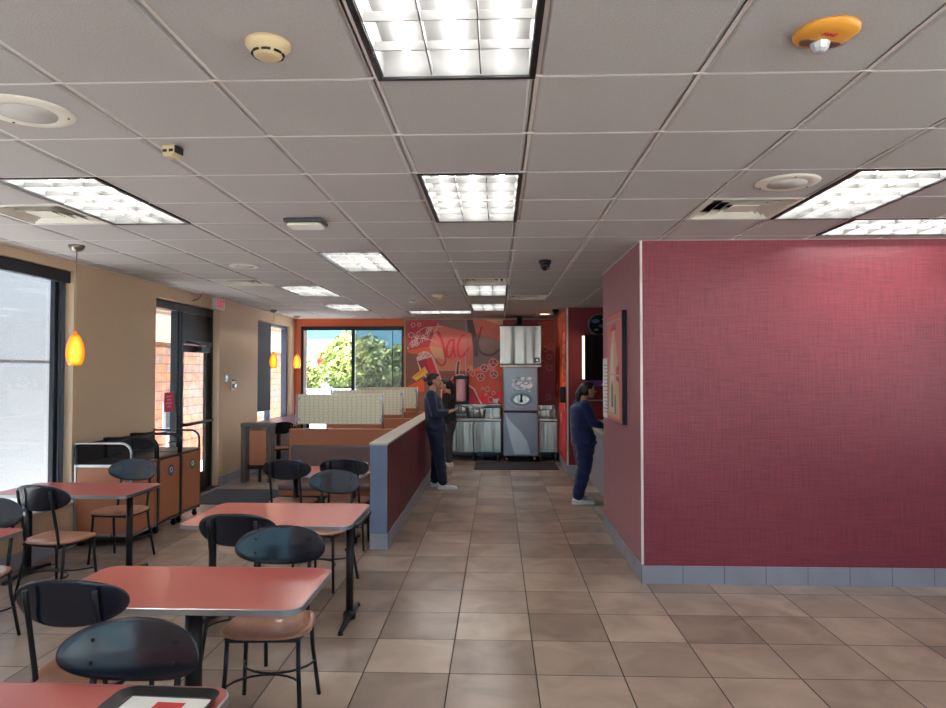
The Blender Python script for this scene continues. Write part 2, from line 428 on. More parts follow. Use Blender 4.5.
# square air vents
vl = ['square four way air vent beside the right ceiling speaker', 'square air vent at the left edge beside the long light panel', 'square air vent in front of the far aisle light panels',
      'grey slotted air vent right of the far aisle light panels', 'dark air vent above the left entry door']
for (k, j), lb in zip(vents, vl):
    t = thing('air_vent', lb, 'air vent', (gx(k)+.305, gy(j)+.3125, ZC), group='ceiling air vents')
    f = MB(); h = .3
    f.box(-h, h, -h, -h+.03, -.006, .003).box(-h, h, h-.03, h, -.006, .003).box(-h, -h+.03, -h+.03, h-.03, -.006, .003).box(h-.03, h, -h+.03, h-.03, -.006, .003)
    f.build('frame', M['offwhite'], t)
    v = MB()
    for i, (o, q) in enumerate(((.265, .225), (.20, .16), (.135, .10))):
        z0, z1 = .035, -.002
        vs = [(-q, -q, z0), (q, -q, z0), (q, q, z0), (-q, q, z0), (-o, -o, z1), (o, -o, z1), (o, o, z1), (-o, o, z1)]
        v.add(vs, [(a, (a+1) % 4, 4+(a+1) % 4, 4+a) for a in range(4)])
    v.box(-.09, .09, -.09, .09, .0, .006)
    v.build('louver', M['offwhite'], t)
    MB().box(-.29, .29, -.29, .29, .10, .105).box(-.29, -.28, -.29, .29, 0, .1).box(.28, .29, -.29, .29, 0, .1).box(-.28, .28, -.29, -.28, 0, .1).box(-.28, .28, .28, .29, 0, .1).build('duct_box', M['black'], t)
# round ceiling things
def disc(name, x, y, r, label, cat, m='offwhite', group=None):
    t = thing(name, label, cat, (x, y, ZC-.004), group=group)
    MB().lathe([(0, -.010), (r*.66, -.010), (r*.70, -.013), (r*.95, -.010), (r, -.002), (r, 0)], n=40).build('rim', M[m], t)
    gr = MB().lathe([(0, -.013), (r*.62, -.013), (r*.62, -.010)], n=36)
    for i in range(3):
        a = i*2.1+.4; gr.lathe([(0, -.016), (.005, -.015), (.005, -.01)], (r*.84*math.cos(a), r*.84*math.sin(a), 0), n=8, m=1)
    gr.build('grille', [mat('speaker_grille', (196, 196, 190), .6, var=.25, vscale=400), M['black']], t)
    return t
disc('ceiling_speaker', -2.0, 2.80, .185, 'round white ceiling speaker at the left edge of the ceiling', 'speaker', group='round ceiling speakers')
disc('ceiling_speaker', 1.70, 4.02, .18, 'round white ceiling speaker in front of the right air vent', 'speaker', group='round ceiling speakers')
disc('ceiling_speaker', -2.66, 7.05, .16, 'white round disc on the ceiling before the entry door', 'speaker', group='round ceiling speakers')
t = thing('smoke_detector', 'cream domed smoke detector on the ceiling left of the top light panel', 'smoke detector', (-.771, 2.242, ZC-.004))
MB().lathe([(0, -.052), (.036, -.052), (.045, -.046), (.052, -.036), (.060, -.030), (.068, -.02), (.075, -.012), (.075, 0)], n=32).build('housing', M['cream'], t)
v = MB()
for i in range(8):
    a = 2*PI*i/8+.2
    v.tube([(.051*math.cos(a-.28), .051*math.sin(a-.28), -.040), (.052*math.cos(a), .052*math.sin(a), -.040), (.051*math.cos(a+.28), .051*math.sin(a+.28), -.040)], .0045, 6)
v.build('slot', M['black'], t)
t = thing('fire_strobe', 'amber oval fire alarm strobe marked FIRE on the ceiling', 'fire alarm', (1.072, 2.226, ZC-.004), R(12))
MB().lathe([(0, -.026), (.06, -.026), (.085, -.020), (.10, -.010), (.10, 0)], n=40).build('base_plate', M['firey'], t)
MB().lathe([(0, -.058), (.016, -.056), (.026, -.046), (.032, -.026), (.032, -.02)], (0, .032, 0), n=9, sm=False).build('strobe_lens', M['clear'], t)
MB().prism(rrect(-.07, .07, .012, .052, .018), -.028, -.02).build('reflector', M['brass'], t)
text('lettering', 'FIRE', .026, M['red'], t, (-.01, -.028, -.0275), (PI, 0, 0), sx=1.1)
t = thing('ceiling_sensor', 'small boxy beige sensor on the ceiling behind the left speaker', 'sensor', (-1.60, 3.27, ZC-.004), R(-10))
MB().box(-.035, .035, -.03, .03, -.045, 0).box(-.022, .03, -.038, .02, -.06, -.045).build('housing', M['cream'], t, bev=.004)
MB().box(-.028, -.006, -.0325, -.029, -.035, -.022).box(.006, .028, -.0325, -.029, -.035, -.022).box(.0355, .043, -.03, .03, -.04, -.006).build('slot', M['black'], t)
t = thing('wifi_access_point', 'flat grey rectangular box mounted under the ceiling left of the aisle', 'wifi box', (-1.40, 4.92, ZC-.004))
MB().box(-.14, .14, -.10, .10, -.035, 0).build('mounting_plate', M['steel_dark'], t, bev=.01)
MB().prism(rrect(-.125, .125, -.09, .09, .04), -.055, -.035).build('cover', M['offwhite'], t, bev=.006)
def dome(x, y, lb, rz=0):
    t = thing('dome_camera', lb, 'security camera', (x, y, ZC-.004), rz)
    MB().lathe([(.062, 0), (.062, -.03), (.055, -.04), (0, -.04)], n=26).build('mount', M['black'], t)
    MB().lathe([(0, -.105), (.02, -.1), (.038, -.085), (.047, -.06), (.05, -.04)], n=26).build('dome', M['eye'], t)
    MB().lathe([(0, -.09), (.018, -.09), (.018, -.07), (0, -.07)], (.03, -.03, 0), n=12).build('lens', M['steel_dark'], t)
dome(.481, 6.80, 'black dome security camera hanging over the aisle')
dome(1.06, 12.3, 'small dark security camera in the far right ceiling corner')
t = thing('fire_sprinkler', 'small cream round detector on the ceiling left of the far aisle panels', 'smoke detector', (-.831, 9.89, ZC-.004))
MB().lathe([(0, -.06), (.03, -.055), (.04, -.03), (.10, -.02), (.115, 0)], n=26).build('housing', M['cream'], t)
t = thing('ceiling_sensor', 'tiny white round sensor on the ceiling near the back window', 'sensor', (-1.33, 10.6, ZC-.004))
MB().lathe([(0, -.04), (.03, -.038), (.05, -.02), (.06, 0)], n=20).build('housing', M['offwhite'], t)
t = thing('recessed_downlight', 'round lit downlight in the ceiling in front of the mural', 'ceiling light', (.93, 13.25, ZC-.004))
MB().lathe([(.095, 0), (.115, -.006), (.12, 0)], n=28).build('trim_ring', M['white'], t)
MB().lathe([(0, -.002), (.095, -.002), (.095, 0)], n=28).build('lens', emis('downlight_glow', (255, 214, 170), 1.2), t)

# pendants
def pendant(x, y, lb):
    t = thing('pendant_lamp', lb, 'pendant lamp', (x, y, ZC-.004), group='amber glass pendant lamps')
    MB().lathe([(.066, 0), (.064, -.02), (.045, -.045), (.015, -.055), (0, -.056)], n=24).build('canopy', M['brass'], t)
    MB().tube([(0, 0, -.05), (0, 0, -.765)], .0035, 6).build('cord', M['brass'], t)
    MB().lathe([(0, -.755), (.012, -.757), (.018, -.775), (.027, -.79), (.027, -.795)], n=20).build('socket_cap', M['amber_dark'], t)
    pr = [(.027, -.79), (.045, -.815), (.062, -.86), (.074, -.92), (.074, -.97), (.064, -1.02), (.05, -1.055), (.046, -1.055), (.06, -1.02), (.07, -.965), (.07, -.92), (.058, -.86), (.04, -.815), (.022, -.79)]
    m, nt, bs = new_mat('amber_glass')
    bs.inputs['Base Color'].default_value = lin((226, 120, 14))+(1,); bs.inputs['Roughness'].default_value = .25
    e = nt.nodes.new('ShaderNodeLayerWeight'); e.inputs[0].default_value = .4
    r = nt.nodes.new('ShaderNodeValToRGB'); r.color_ramp.elements[0].color = lin((255, 214, 70))+(1,); r.color_ramp.elements[1].color = lin((168, 70, 0))+(1,)
    el = r.color_ramp.elements.new(.28); el.color = lin((236, 130, 6))+(1,)
    nt.links.new(e.outputs['Facing'], r.inputs[0]); nt.links.new(r.outputs[0], bs.inputs['Emission Color']); bs.inputs['Emission Strength'].default_value = .3
    o = MB().lathe(pr, n=28).build('lamp_shade', m, t)
    MB().lathe([(0, -.99), (.02, -.975), (.028, -.945), (.022, -.91), (.012, -.88), (.012, -.84), (0, -.84)], n=16).build('bulb', M['bulb'], t)
pendant(-3.70, 5.84, 'amber glass pendant lamp hanging over the near left window table')
pendant(-4.05, 12.2, 'amber glass pendant lamp hanging in front of the far left window')
pendant(-4.02, 13.55, 'amber glass pendant lamp in the back corner beside the orange wall')

# ---------------------------------------------------------------- windows
def ring(bm, ax, c0, c1, a0, a1, z0, z1, w, m=0):
    for (p, q, r_, s_) in ((a0, a1, z1-w, z1), (a0, a1, z0, z0+w), (a0, a0+w, z0+w, z1-w), (a1-w, a1, z0+w, z1-w)):
        if ax == 'x': bm.box(c0, c1, p, q, r_, s_, m)
        else: bm.box(p, q, c0, c1, r_, s_, m)
    return bm
# window 1 (near left)
w = struct(bpy.data.objects.new('window_1', None)); COL.objects.link(w)
f = ring(MB(), 'x', -4.50, -4.385, W1[0], W1[1], W1[2], W1[3], .055)
for y in (4.0,): f.box(-4.49, -4.395, y-.03, y+.03, W1[2]+.05, W1[3]-.05)
f.build('window_frame', M['frame_grey'], w, bev=.004)
MB().box(-4.47, -4.42, W1[1]-.115, W1[1]-.058, W1[2]+.055, W1[3]-.055).box(-4.40, -4.38, W1[1]-.085, W1[1]-.075, W1[2]+.055, W1[3]-.1).build('glazing_stop', M['frame'], w, bev=.003)
MB().box(-4.445, -4.437, W1[0]+.05, W1[1]-.05, W1[2]+.05, W1[3]-.05).build('glass', M['glass'], w)
MB().box(-4.40, -4.33, W1[0]+.01, W1[1]-.01, W1[3]-.12, W1[3]-.002).build('shade_cassette', M['frame'], w, bev=.006)
MB().box(-4.53, XL+.03, W1[0]+.002, W1[1]-.002, W1[2]+.001, W1[2]+.025).build('window_sill', M['offwhite'], w, bev=.004)
# window 2 (far left)
w = struct(bpy.data.objects.new('window_2', None)); COL.objects.link(w)
f = ring(MB(), 'x', -4.50, -4.385, *W2, .06); ym = 13.02
f.box(-4.49, -4.395, ym-.035, ym+.035, W2[2]+.05, W2[3]-.05)
f.build('window_frame', M['frame_grey'], w, bev=.004)
MB().box(-4.445, -4.437, W2[0]+.05, W2[1]-.05, W2[2]+.05, W2[3]-.05).build('glass', M['glass'], w)
MB().box(-4.375, -4.37, W2[0]+.02, ym-.02, 1.03, W2[3]-.02).build('roller_shade', M['shade_dark'], w)
MB().box(-4.53, XL+.03, W2[0]+.002, W2[1]-.002, W2[2]+.001, W2[2]+.02).build('window_sill', M['offwhite'], w, bev=.004)
# window 3 (back)
w = struct(bpy.data.objects.new('window_3', None)); COL.objects.link(w)
f = ring(MB(), 'y', YB+.03, YB+.13, *WB, .05); f.box(-3.09, -3.02, YB+.035, YB+.125, WB[2]+.05, WB[3]-.05)
f.build('window_frame', M['frame'], w, bev=.004)
MB().box(WB[0]+.04, WB[1]-.04, YB+.085, YB+.092, WB[2]+.04, WB[3]-.04).build('glass', M['glass'], w)
MB().box(-4.15, -4.05, YB+.05, YB+.07, WB[2]+.05, WB[3]-.05).build('side_channel', M['offwhite'], w)
MB().box(-3.0, WB[1]-.05, YB+.05, YB+.053, WB[2]+.05, WB[3]-.05).build('roller_shade', M['shade'], w)
MB().box(-2.22, -2.205, YB+.044, YB+.05, WB[2]+.05, WB[3]-.1).build('shade_cord', M['frame'], w)
MB().box(WB[0]+.01, WB[1]-.01, YB+.002, YB+.03, WB[3]-.09, WB[3]-.002).build('shade_cassette', M['frame'], w, bev=.005)
MB().box(WB[0]+.002, WB[1]-.002, YB-.03, YB+.14, WB[2]+.001, WB[2]+.02).build('window_sill', M['offwhite'], w, bev=.004)
# front glazing behind the camera, right window
for i, q in enumerate(WF):
    w = struct(bpy.data.objects.new('window_%d' % (4+i), None)); COL.objects.link(w)
    f = ring(MB(), 'y', YF-.14, YF-.05, *q, .05)
    if i != 0: f.box((q[0]+q[1])/2-.03, (q[0]+q[1])/2+.03, YF-.135, YF-.055, q[2]+.05, q[3]-.05)
    f.build('window_frame', M['frame'], w); MB().box(q[0]+.04, q[1]-.04, YF-.1, YF-.093, q[2]+.04, q[3]-.04).build('glass', M['glass'], w)
w = struct(bpy.data.objects.new('window_7', None)); COL.objects.link(w)
ring(MB(), 'x', XR+.04, XR+.14, -2.8, 3.6, .9, 2.7, .05).build('window_frame', M['frame'], w); MB().box(XR+.08, XR+.087, -2.76, 3.56, .94, 2.66).build('glass', M['glass'], w)
# door 1
d = struct(bpy.data.objects.new('door_1', None)); COL.objects.link(d)
xa, xb = -4.50, -4.40
f = MB(); y0, y1, _, zt = D1
f.box(xa, xb, y0, y1, zt-.11, zt).box(xa, xb, y0, y0+.05, 0, zt-.11).box(xa, xb, y1-.04, y1, 0, zt-.11)
f.box(xa, xb, 9.22, 9.40, 0, zt-.11).box(xa, xb, y0+.05, 9.22, .0, .12)
f.build('door_frame', M['frame'], d, bev=.004)
MB().box(xb-.002, xb+.010, 9.27, 9.285, .02, zt-.12).box(xb-.002, xb+.010, 9.34, 9.347, .02, zt-.12).build('weather_strip', M['frame_grey'], d)
MB().box(-4.455, -4.448, y0+.05, 9.22, .12, zt-.11).build('sidelight_glass', M['glass'], d)
MB().box(-4.47, -4.43, 9.40, y1-.04, 2.22, zt-.11).build('transom_panel', M['black'], d, bev=.003)
MB().box(-4.42, -4.40, 9.40, y1-.04, 2.16, 2.22).build('transom_rail', M['frame_grey'], d)
q = MB(); ya, yb = 9.405, y1-.045
q.box(-4.475, -4.425, ya, ya+.055, .01, 2.15).box(-4.475, -4.425, yb-.13, yb, .01, 2.15).box(-4.475, -4.425, ya+.055, yb-.13, 2.05, 2.15).box(-4.475, -4.425, ya+.055, yb-.13, .01, .27)
lf = q.build('door_leaf', M['black'], d, bev=.003)
MB().box(-4.453, -4.447, ya+.055, yb-.13, .27, 2.05).build('door_glass', M['glass'], lf)
MB().tube([(-4.424, ya+.02, 1.02), (-4.36, ya+.04, 1.02), (-4.36, yb-.05, 1.03), (-4.424, yb-.03, 1.03)], .022, 10).build('push_bar', M['frame'], lf)
MB().box(-4.425, -4.34, 9.85, 10.15, 2.06, 2.13).tube([(-4.38, 10.0, 2.13), (-4.33, 9.7, 2.17), (-4.39, 9.5, 2.2)], .012, 8).build('door_closer', M['black'], d, bev=.004)
struct(MB().box(XL-.22, XL, D1[0], D1[1], .001, .02).build('trim_3', M['steel_dark']))
t = thing('exit_sign', 'red and white EXIT sign on the tan wall above the entry door', 'exit sign', (-4.26, 10.25, 2.80))
MB().box(-.03, .03, -.17, .17, -.09, .09).build('housing', M['exitwhite'], t, bev=.006)
text('lettering', 'EXIT', .155, M['exitred'], t, (.031, 0, 0), (PI/2, 0, PI/2), sx=.85)
t = thing('door_notice', 'pink red notice taped on the sidelight glass beside the entry door', 'sign', (-4.435, 9.06, 1.36))
MB().box(-.002, .002, -.13, .13, -.13, .13).build('sheet', M['pinkred'], t)
nl = MB()
for z, a in ((.075, .08), (.03, .06), (-.015, .085), (-.06, .05)): nl.box(.002, .0035, -a, a, z-.011, z+.011)
nl.build('faded_print', mat('faded_pink_print', (240, 140, 160), .6), t)
t = thing('door_cable', 'thin dark cable hanging from the ceiling to the door frame', 'cable')
MB().tube([(-4.2, 9.55, ZC), (-4.24, 9.50, 2.80), (-4.33, 9.42, 2.76), (-4.395, 9.42, 2.70)], .006, 6).build('cord', M['bark'], t)
t = thing('wall_strobe', 'small white alarm device on the tan wall right of the entry door', 'alarm', (-4.3, 10.88, 1.54))
MB().box(.0, .03, -.06, .06, -.07, .09).build('back_plate', M['offwhite'], t, bev=.006)
MB().tube([(.03, -.01, 0), (.075, -.01, 0)], .034, 16).build('lens', M['steel'], t)
MB().box(.03, .05, -.05, .05, .075, .1).build('bracket', M['black'], t)
t = thing('push_plate', 'small faint grey square plate on the wall beside the entry door', 'button', (-4.3, 10.66, 1.66))
MB().box(0, .012, -.05, .05, -.06, .06).build('plate', M['alu'], t, bev=.003)

# ---------------------------------------------------------------- exterior
struct(MB().box(-60, 60, -40, 90, -.35, -.13).build('ground', M['asphalt']))
t = thing('stucco_building', 'bright pale stucco building wall seen through the near left window', 'building', (-6.6, 5, -.13))
MB().box(-1.5, 0, -9, 5.1, 0, 6.0).build('wall', M['stucco'], t)
MB().box(-.0, .006, -9, 5.1, 2.05, 2.062).build('control_joint', M['grout'], t)
t = thing('stone_wall', 'orange ledge stone wall outside the entry door', 'wall', (-6.3, 16, -.13))
o = MB().box(-.3, 0, -4.9, 4, 0, 2.45).build('stone_facing', M['stone'], t)
MB().box(-.32, .02, -4.9, 4, 2.45, 3.02).box(-.32, .02, -4.9, 4, 3.25, 5.2).build('upper_stucco', M['stucco_beige'], t)
MB().box(-.3, .03, -4.9, 4, 3.02, 3.25).build('stone_band', M['stone'], t)
t = thing('outdoor_sign', 'grey blue poster board outside the sidelight below the pink notice', 'sign', (-5.9, 12.0, -.13))
MB().box(-.01, .01, -.16, .16, .75, 1.35).build('board', M['slate'], t); MB().box(-.02, .02, -.2, .2, 0, .03).box(-.015, .015, -.02, .02, .03, .75).build('stand', M['offwhite'], t)
MB().box(.01, .014, -.07, .07, .9, 1.2).build('figure_print', M['black'], t)
t = thing('block_fence', 'low white block fence beyond the back window', 'fence', (-8, 30, -.13))
fb = MB()
for i in range(12): fb.box(-9+i*1.5+.01, -9+(i+1)*1.5-.01, 0, .2, 0, 1.05)
fb.build('panel', M['fence_white'], t); MB().box(-9, 9, -.03, .23, 1.05, 1.12).build('coping', M['fence_white'], t)
def tree(x, y, h, r, mt, lb, seed):
    rnd = random.Random(seed)
    t = thing('tree', lb, 'tree', (x, y, -.13), group='trees beyond the back window')
    tk = MB().tube([(0, 0, 0), (.1, 0, h*.3), (-.05, .1, h*.55)], .2, 8, rs=[.22, .16, .1])
    for i in range(5):
        a = i*1.3; tk.tube([(0, 0, h*.35), (r*.5*math.cos(a), r*.5*math.sin(a), h*.65)], .06, 6)
    tk.build('trunk', M['bark'], t)
    lv = MB()
    for i in range(2600):
        while True:
            p = Vector((rnd.uniform(-1, 1), rnd.uniform(-1, 1), rnd.uniform(-1, 1)))
            if .25 < p.length < 1: break
        q = math.sin(p.x*5+seed)*.12+math.sin(p.z*7+p.y*4)*.1
        p *= 1+q
        c = Vector((p.x*r, p.y*r, h*.62+p.z*h*.38)); s_ = rnd.uniform(.10, .22)
        n = Vector((rnd.uniform(-1, 1), rnd.uniform(-1, 1), rnd.uniform(-1, 1))).normalized(); a = n.orthogonal().normalized()*s_; b_ = n.cross(a)
        lv.add([c-a, c+b_*.5, c+a, c-b_*.5], [(0, 1, 2, 3)])
    lv.build('crown', mt, t)
tree(-7.1, 31.5, 3.7, 1.15, M['leaf'], 'yellow green tree in the left pane of the back window', 1)
tree(-6.9, 36.5, 3.7, 1.7, M['leaf2'], 'olive tree behind the shade in the right pane of the back window', 2)
tree(-10.6, 37, 2.6, 1.0, M['leaf'], 'low pale tree at the left edge of the back window', 3)
tree(-9.3, 43, 4.2, 1.5, M['leaf'], 'pale tree farther off behind the mullion of the back window', 4)
tree(-4.7, 34, 3.3, 1.0, M['leaf2'], 'small olive tree near the right edge of the back window', 5)
t = thing('street_sign', 'red roadside sign seen small through the back window', 'sign', (-10.2, 40, -.13))
MB().box(-.06, .06, -.06, .06, 0, 2.6).build('pole', M['alu'], t); MB().box(-.45, .45, -.08, .08, 1.9, 3.1).build('sign_face', M['red'], t)
t = thing('street_sign', 'yellow roadside sign seen small through the back window', 'sign', (-8.9, 38, -.13))
MB().box(-.05, .05, -.05, .05, 0, 2.2).build('pole', M['alu'], t); MB().box(-.35, .35, -.06, .06, 1.7, 2.6).build('sign_face', M['yellow'], t)
def car(x, y, mt, lb):
    t = thing('car', lb, 'car', (x, y, -.13))
    MB().prism([(-2.1, .35), (2.1, .35), (2.15, .75), (1.3, .9), (.7, 1.4), (-1.0, 1.42), (-1.8, .95), (-2.15, .85)], -.85, .85, 'y').build('body', mt, t, bev=.05)
    MB().prism([(-1.5, .95), (1.1, .93), (.62, 1.34), (-.95, 1.36)], -.87, .87, 'y').build('window', M['eye'], t)
    for wx in (-1.35, 1.35):
        for wy in (-.8, .8): MB().tube([(wx, wy-.1, .33), (wx, wy+.1, .33)], .33, 18).build('wheel', M['black'], t)
car(-11.6, 34.6, M['slate'], 'blue grey parked car seen over the fence through the back window')
car(-6.4, 40.4, M['fence_white'], 'white parked car seen through the back window behind the trees')
t = thing('distant_building', 'pale low building far behind the block fence', 'building', (-13, 55, -.13))
MB().box(-6, 3, 0, 5, 0, 4.2).build('wall', M['fence_white'], t); MB().box(-6.3, 3.3, -.3, 5.3, 4.2, 4.5).build('roof', M['slate'], t)
for i in range(5): MB().box(-5+i*1.6, -4+i*1.6, -.05, 0, 1.5, 2.8).build('window', M['slate'], t)

# ---------------------------------------------------------------- half wall
hw = MB(); HX0, HX1, HY0, HY1, HZ = -1.275, -1.10, 6.81, 12.2, 1.035
struct(hw.box(HX0+.008, HX1-.008, HY0+.008, HY1, 0, HZ).build('wall_half', M['lambrown']))
pn = MB(); ys = [HY0+.012+i*(HY1-HY0-.012)/6 for i in range(7)]
for a, c in zip(ys, ys[1:]): pn.box(HX1-.008, HX1, a+.003, c-.003, .15, HZ)
struct(pn.build('trim_4', M['panelred'], bev=.0015))
struct(MB().box(HX0, HX1, HY0-.002, HY0+.008, .15, HZ).build('trim_5', M['slate'], bev=.001))
cp = MB(); n = 6
for i in range(n):
    a = HY0-.012+(HY1-HY0+.012)*i/n; c = HY0-.012+(HY1-HY0+.012)*(i+1)/n
    cp.box(HX0-.008, HX1+.008, a+.002, c-.002, HZ, HZ+.022)
struct(cp.build('trim_6', M['cap'], bev=.003))
basetiles('baseboard_half', [('x', HX0, HX1+.012, HY0-.002, -1), ('y', HY0, HY1, HX1, 1)], w=.33)

# ---------------------------------------------------------------- booths
def bench(y, sgn, lb, mg='booth benches along the half wall'):
    # backrest plane at y, seat extends in direction sgn (-1 toward the camera)
    t = thing('booth_bench', lb, 'booth bench', (0, y, 0), 0, mg)
    x0, x1 = -2.56, HX0-.012
    def bx(m, xa, xb, ya, yb, za, zb): a, c = sorted((ya*sgn, yb*sgn)); return m.box(xa, xb, a, c, za, zb)
    bx(MB(), x0, x1, .0, .055, .0, 1.045).build('back_panel', M['lambrown'], t, bev=.003)
    bx(MB(), x0-.004, x1, -.0, .062, 1.045, 1.065).build('top_rail', M['lambrown'], t, bev=.004)
    bx(MB(), x0+.03, x1-.01, .058, .115, .50, .875).build('back_cushion', M['mauve'], t, bev=.03, seg=4)
    bx(MB(), x0+.01, x1-.01, .115, .53, .39, .475).build('seat_cushion', M['mauve'], t, bev=.03, seg=4)
    bx(MB(), x0+.02, x1-.02, .06, .50, .33, .388).build('seat_board', M['lambrown'], t, bev=.004)
    bx(MB(), x0+.05, x1-.05, .06, .42, .0, .33).build('base', M['black'], t)
    return t
bench(8.37, -1, 'nearest booth bench with mauve cushion facing the camera beside the half wall')
bench(8.385, 1, 'booth bench back to back behind the nearest mauve bench')
bench(10.17, -1, 'second booth bench behind the middle patterned screen')
bench(10.185, 1, 'booth bench back to back behind the second booth bench')
bench(11.97, -1, 'farthest booth bench below the rear patterned screen')
def pscreen(y, lb, z0=1.10):
    t = thing('privacy_screen', lb, 'screen', (-1.95, y, 1.066), group='patterned privacy screens on the booths')
    MB().box(-.52, .52, -.006, .006, .055, .425).build('screen_panel', M['screenfab'], t, bev=.003)
    for s_ in (-1, 1):
        p = MB().tube([(s_*.542, 0, 0), (s_*.542, 0, .435)], .012, 12).build('post', M['alu'], t)
        c = MB()
        for z in (.11, .37): c.box(min(s_*.50, s_*.54), max(s_*.50, s_*.54), -.014, .014, z-.018, z+.018)
        c.build('clip', M['alu'], p, bev=.003)
    return t
pscreen(8.378, 'nearest cream leaf patterned screen standing on the first booth')
pscreen(10.178, 'middle cream leaf patterned screen on the second booth')
pscreen(11.978, 'farthest cream leaf patterned screen before the mural')

# ---------------------------------------------------------------- tables
def table(x0, x1, y0, y1, cols, lb, z=.75, rz=0, group='red laminate tables with grey edges', cat='table', single=False):
    cx, cy = (x0+x1)/2, (y0+y1)/2; hx, hy = (x1-x0)/2, (y1-y0)/2
    t = thing('dining_table', lb, cat, (cx, cy, 0), rz, group)
    r = .075
    tp = MB().prism(rrect(-hx+.004, hx-.004, -hy+.004, hy-.004, r), z-.022, z).build('tabletop', M['lamred'], t, bev=.001)
    o = rrect(-hx, hx, -hy, hy, r+.003, 8); i_ = rrect(-hx+.006, hx-.006, -hy+.006, hy-.006, r-.002, 8); n = len(o)
    v = [(a, b_, z-.026) for a, b_ in o]+[(a, b_, z-.001) for a, b_ in o]+[(a, b_, z+.0012) for a, b_ in i_]+[(a, b_, z-.028) for a, b_ in i_]
    f = []
    for k in range(n):
        q = (k+1) % n; f += [(k, q, n+q, n+k), (n+k, n+q, 2*n+q, 2*n+k), (3*n+k, 3*n+q, q, k), (2*n+k, 2*n+q, 3*n+q, 3*n+k)]
    MB().add(v, f, 0, False).build('edge_band', M['alu'], tp)
    for c in cols:
        rr = .04 if single else .027
        MB().tube([(c, 0, .035), (c, 0, z-.045)], rr, 20).box(c-.11, c+.11, -hy*.6, hy*.6, z-.045, z-.0225).build('column', M['black'], t)
        ft = MB(); L = .30
        if single:
            for a in range(4):
                A = R(45+90*a); ft.tube([(c, 0, .05), (c+.18*math.cos(A), .18*math.sin(A), .04), (c+.34*math.cos(A), .34*math.sin(A), .018)], .02, 10, rs=[.03, .022, .014])
        else:
            ft.tube([(c, -L, .016), (c, -.14, .028), (c, 0, .042), (c, .14, .028), (c, L, .016)], .02, 10, rs=[.013, .018, .03, .018, .013])
            for s_ in (-1, 1): ft.lathe([(.018, 0), (.018, .014), (0, .014)], (c, s_*(L-.01), 0), n=12)
            ft.lathe([(.045, .012), (.045, .05), (.03, .07)], (c, 0, 0), n=18)
        ft.build('foot', M['black'], t)
    return t
table(-2.07, -.855, 1.52, 2.225, [0], 'red table cut by the bottom left corner, holding the tray', rz=R(-1), single=True)
table(-2.055, -.85, 2.92, 3.56, [0], 'red table just behind the front tray table, second nearest', single=True)
table(-2.14, -.975, 4.49, 5.28, [-.5, .5], 'red table in the middle of the aisle row in front of the half wall')
table(-4.24, -3.06, 5.53, 6.17, [-.45, .45], 'dark red table by the near left window with a pendant lamp above')
table(-2.28, -1.30, 6.70, 7.34, [-.3, .3], 'table against the nearest mauve booth bench beside the half wall')
table(-4.24, -3.07, 3.70, 4.38, [-.4, .4], 'table cut by the left edge, only its grey edged corner showing')
table(-2.50, -1.30, 9.0, 9.6, [-.4, .4], 'booth table between the first and second patterned screens')
table(-2.50, -1.30, 10.8, 11.4, [-.4, .4], 'booth table between the second and third patterned screens')

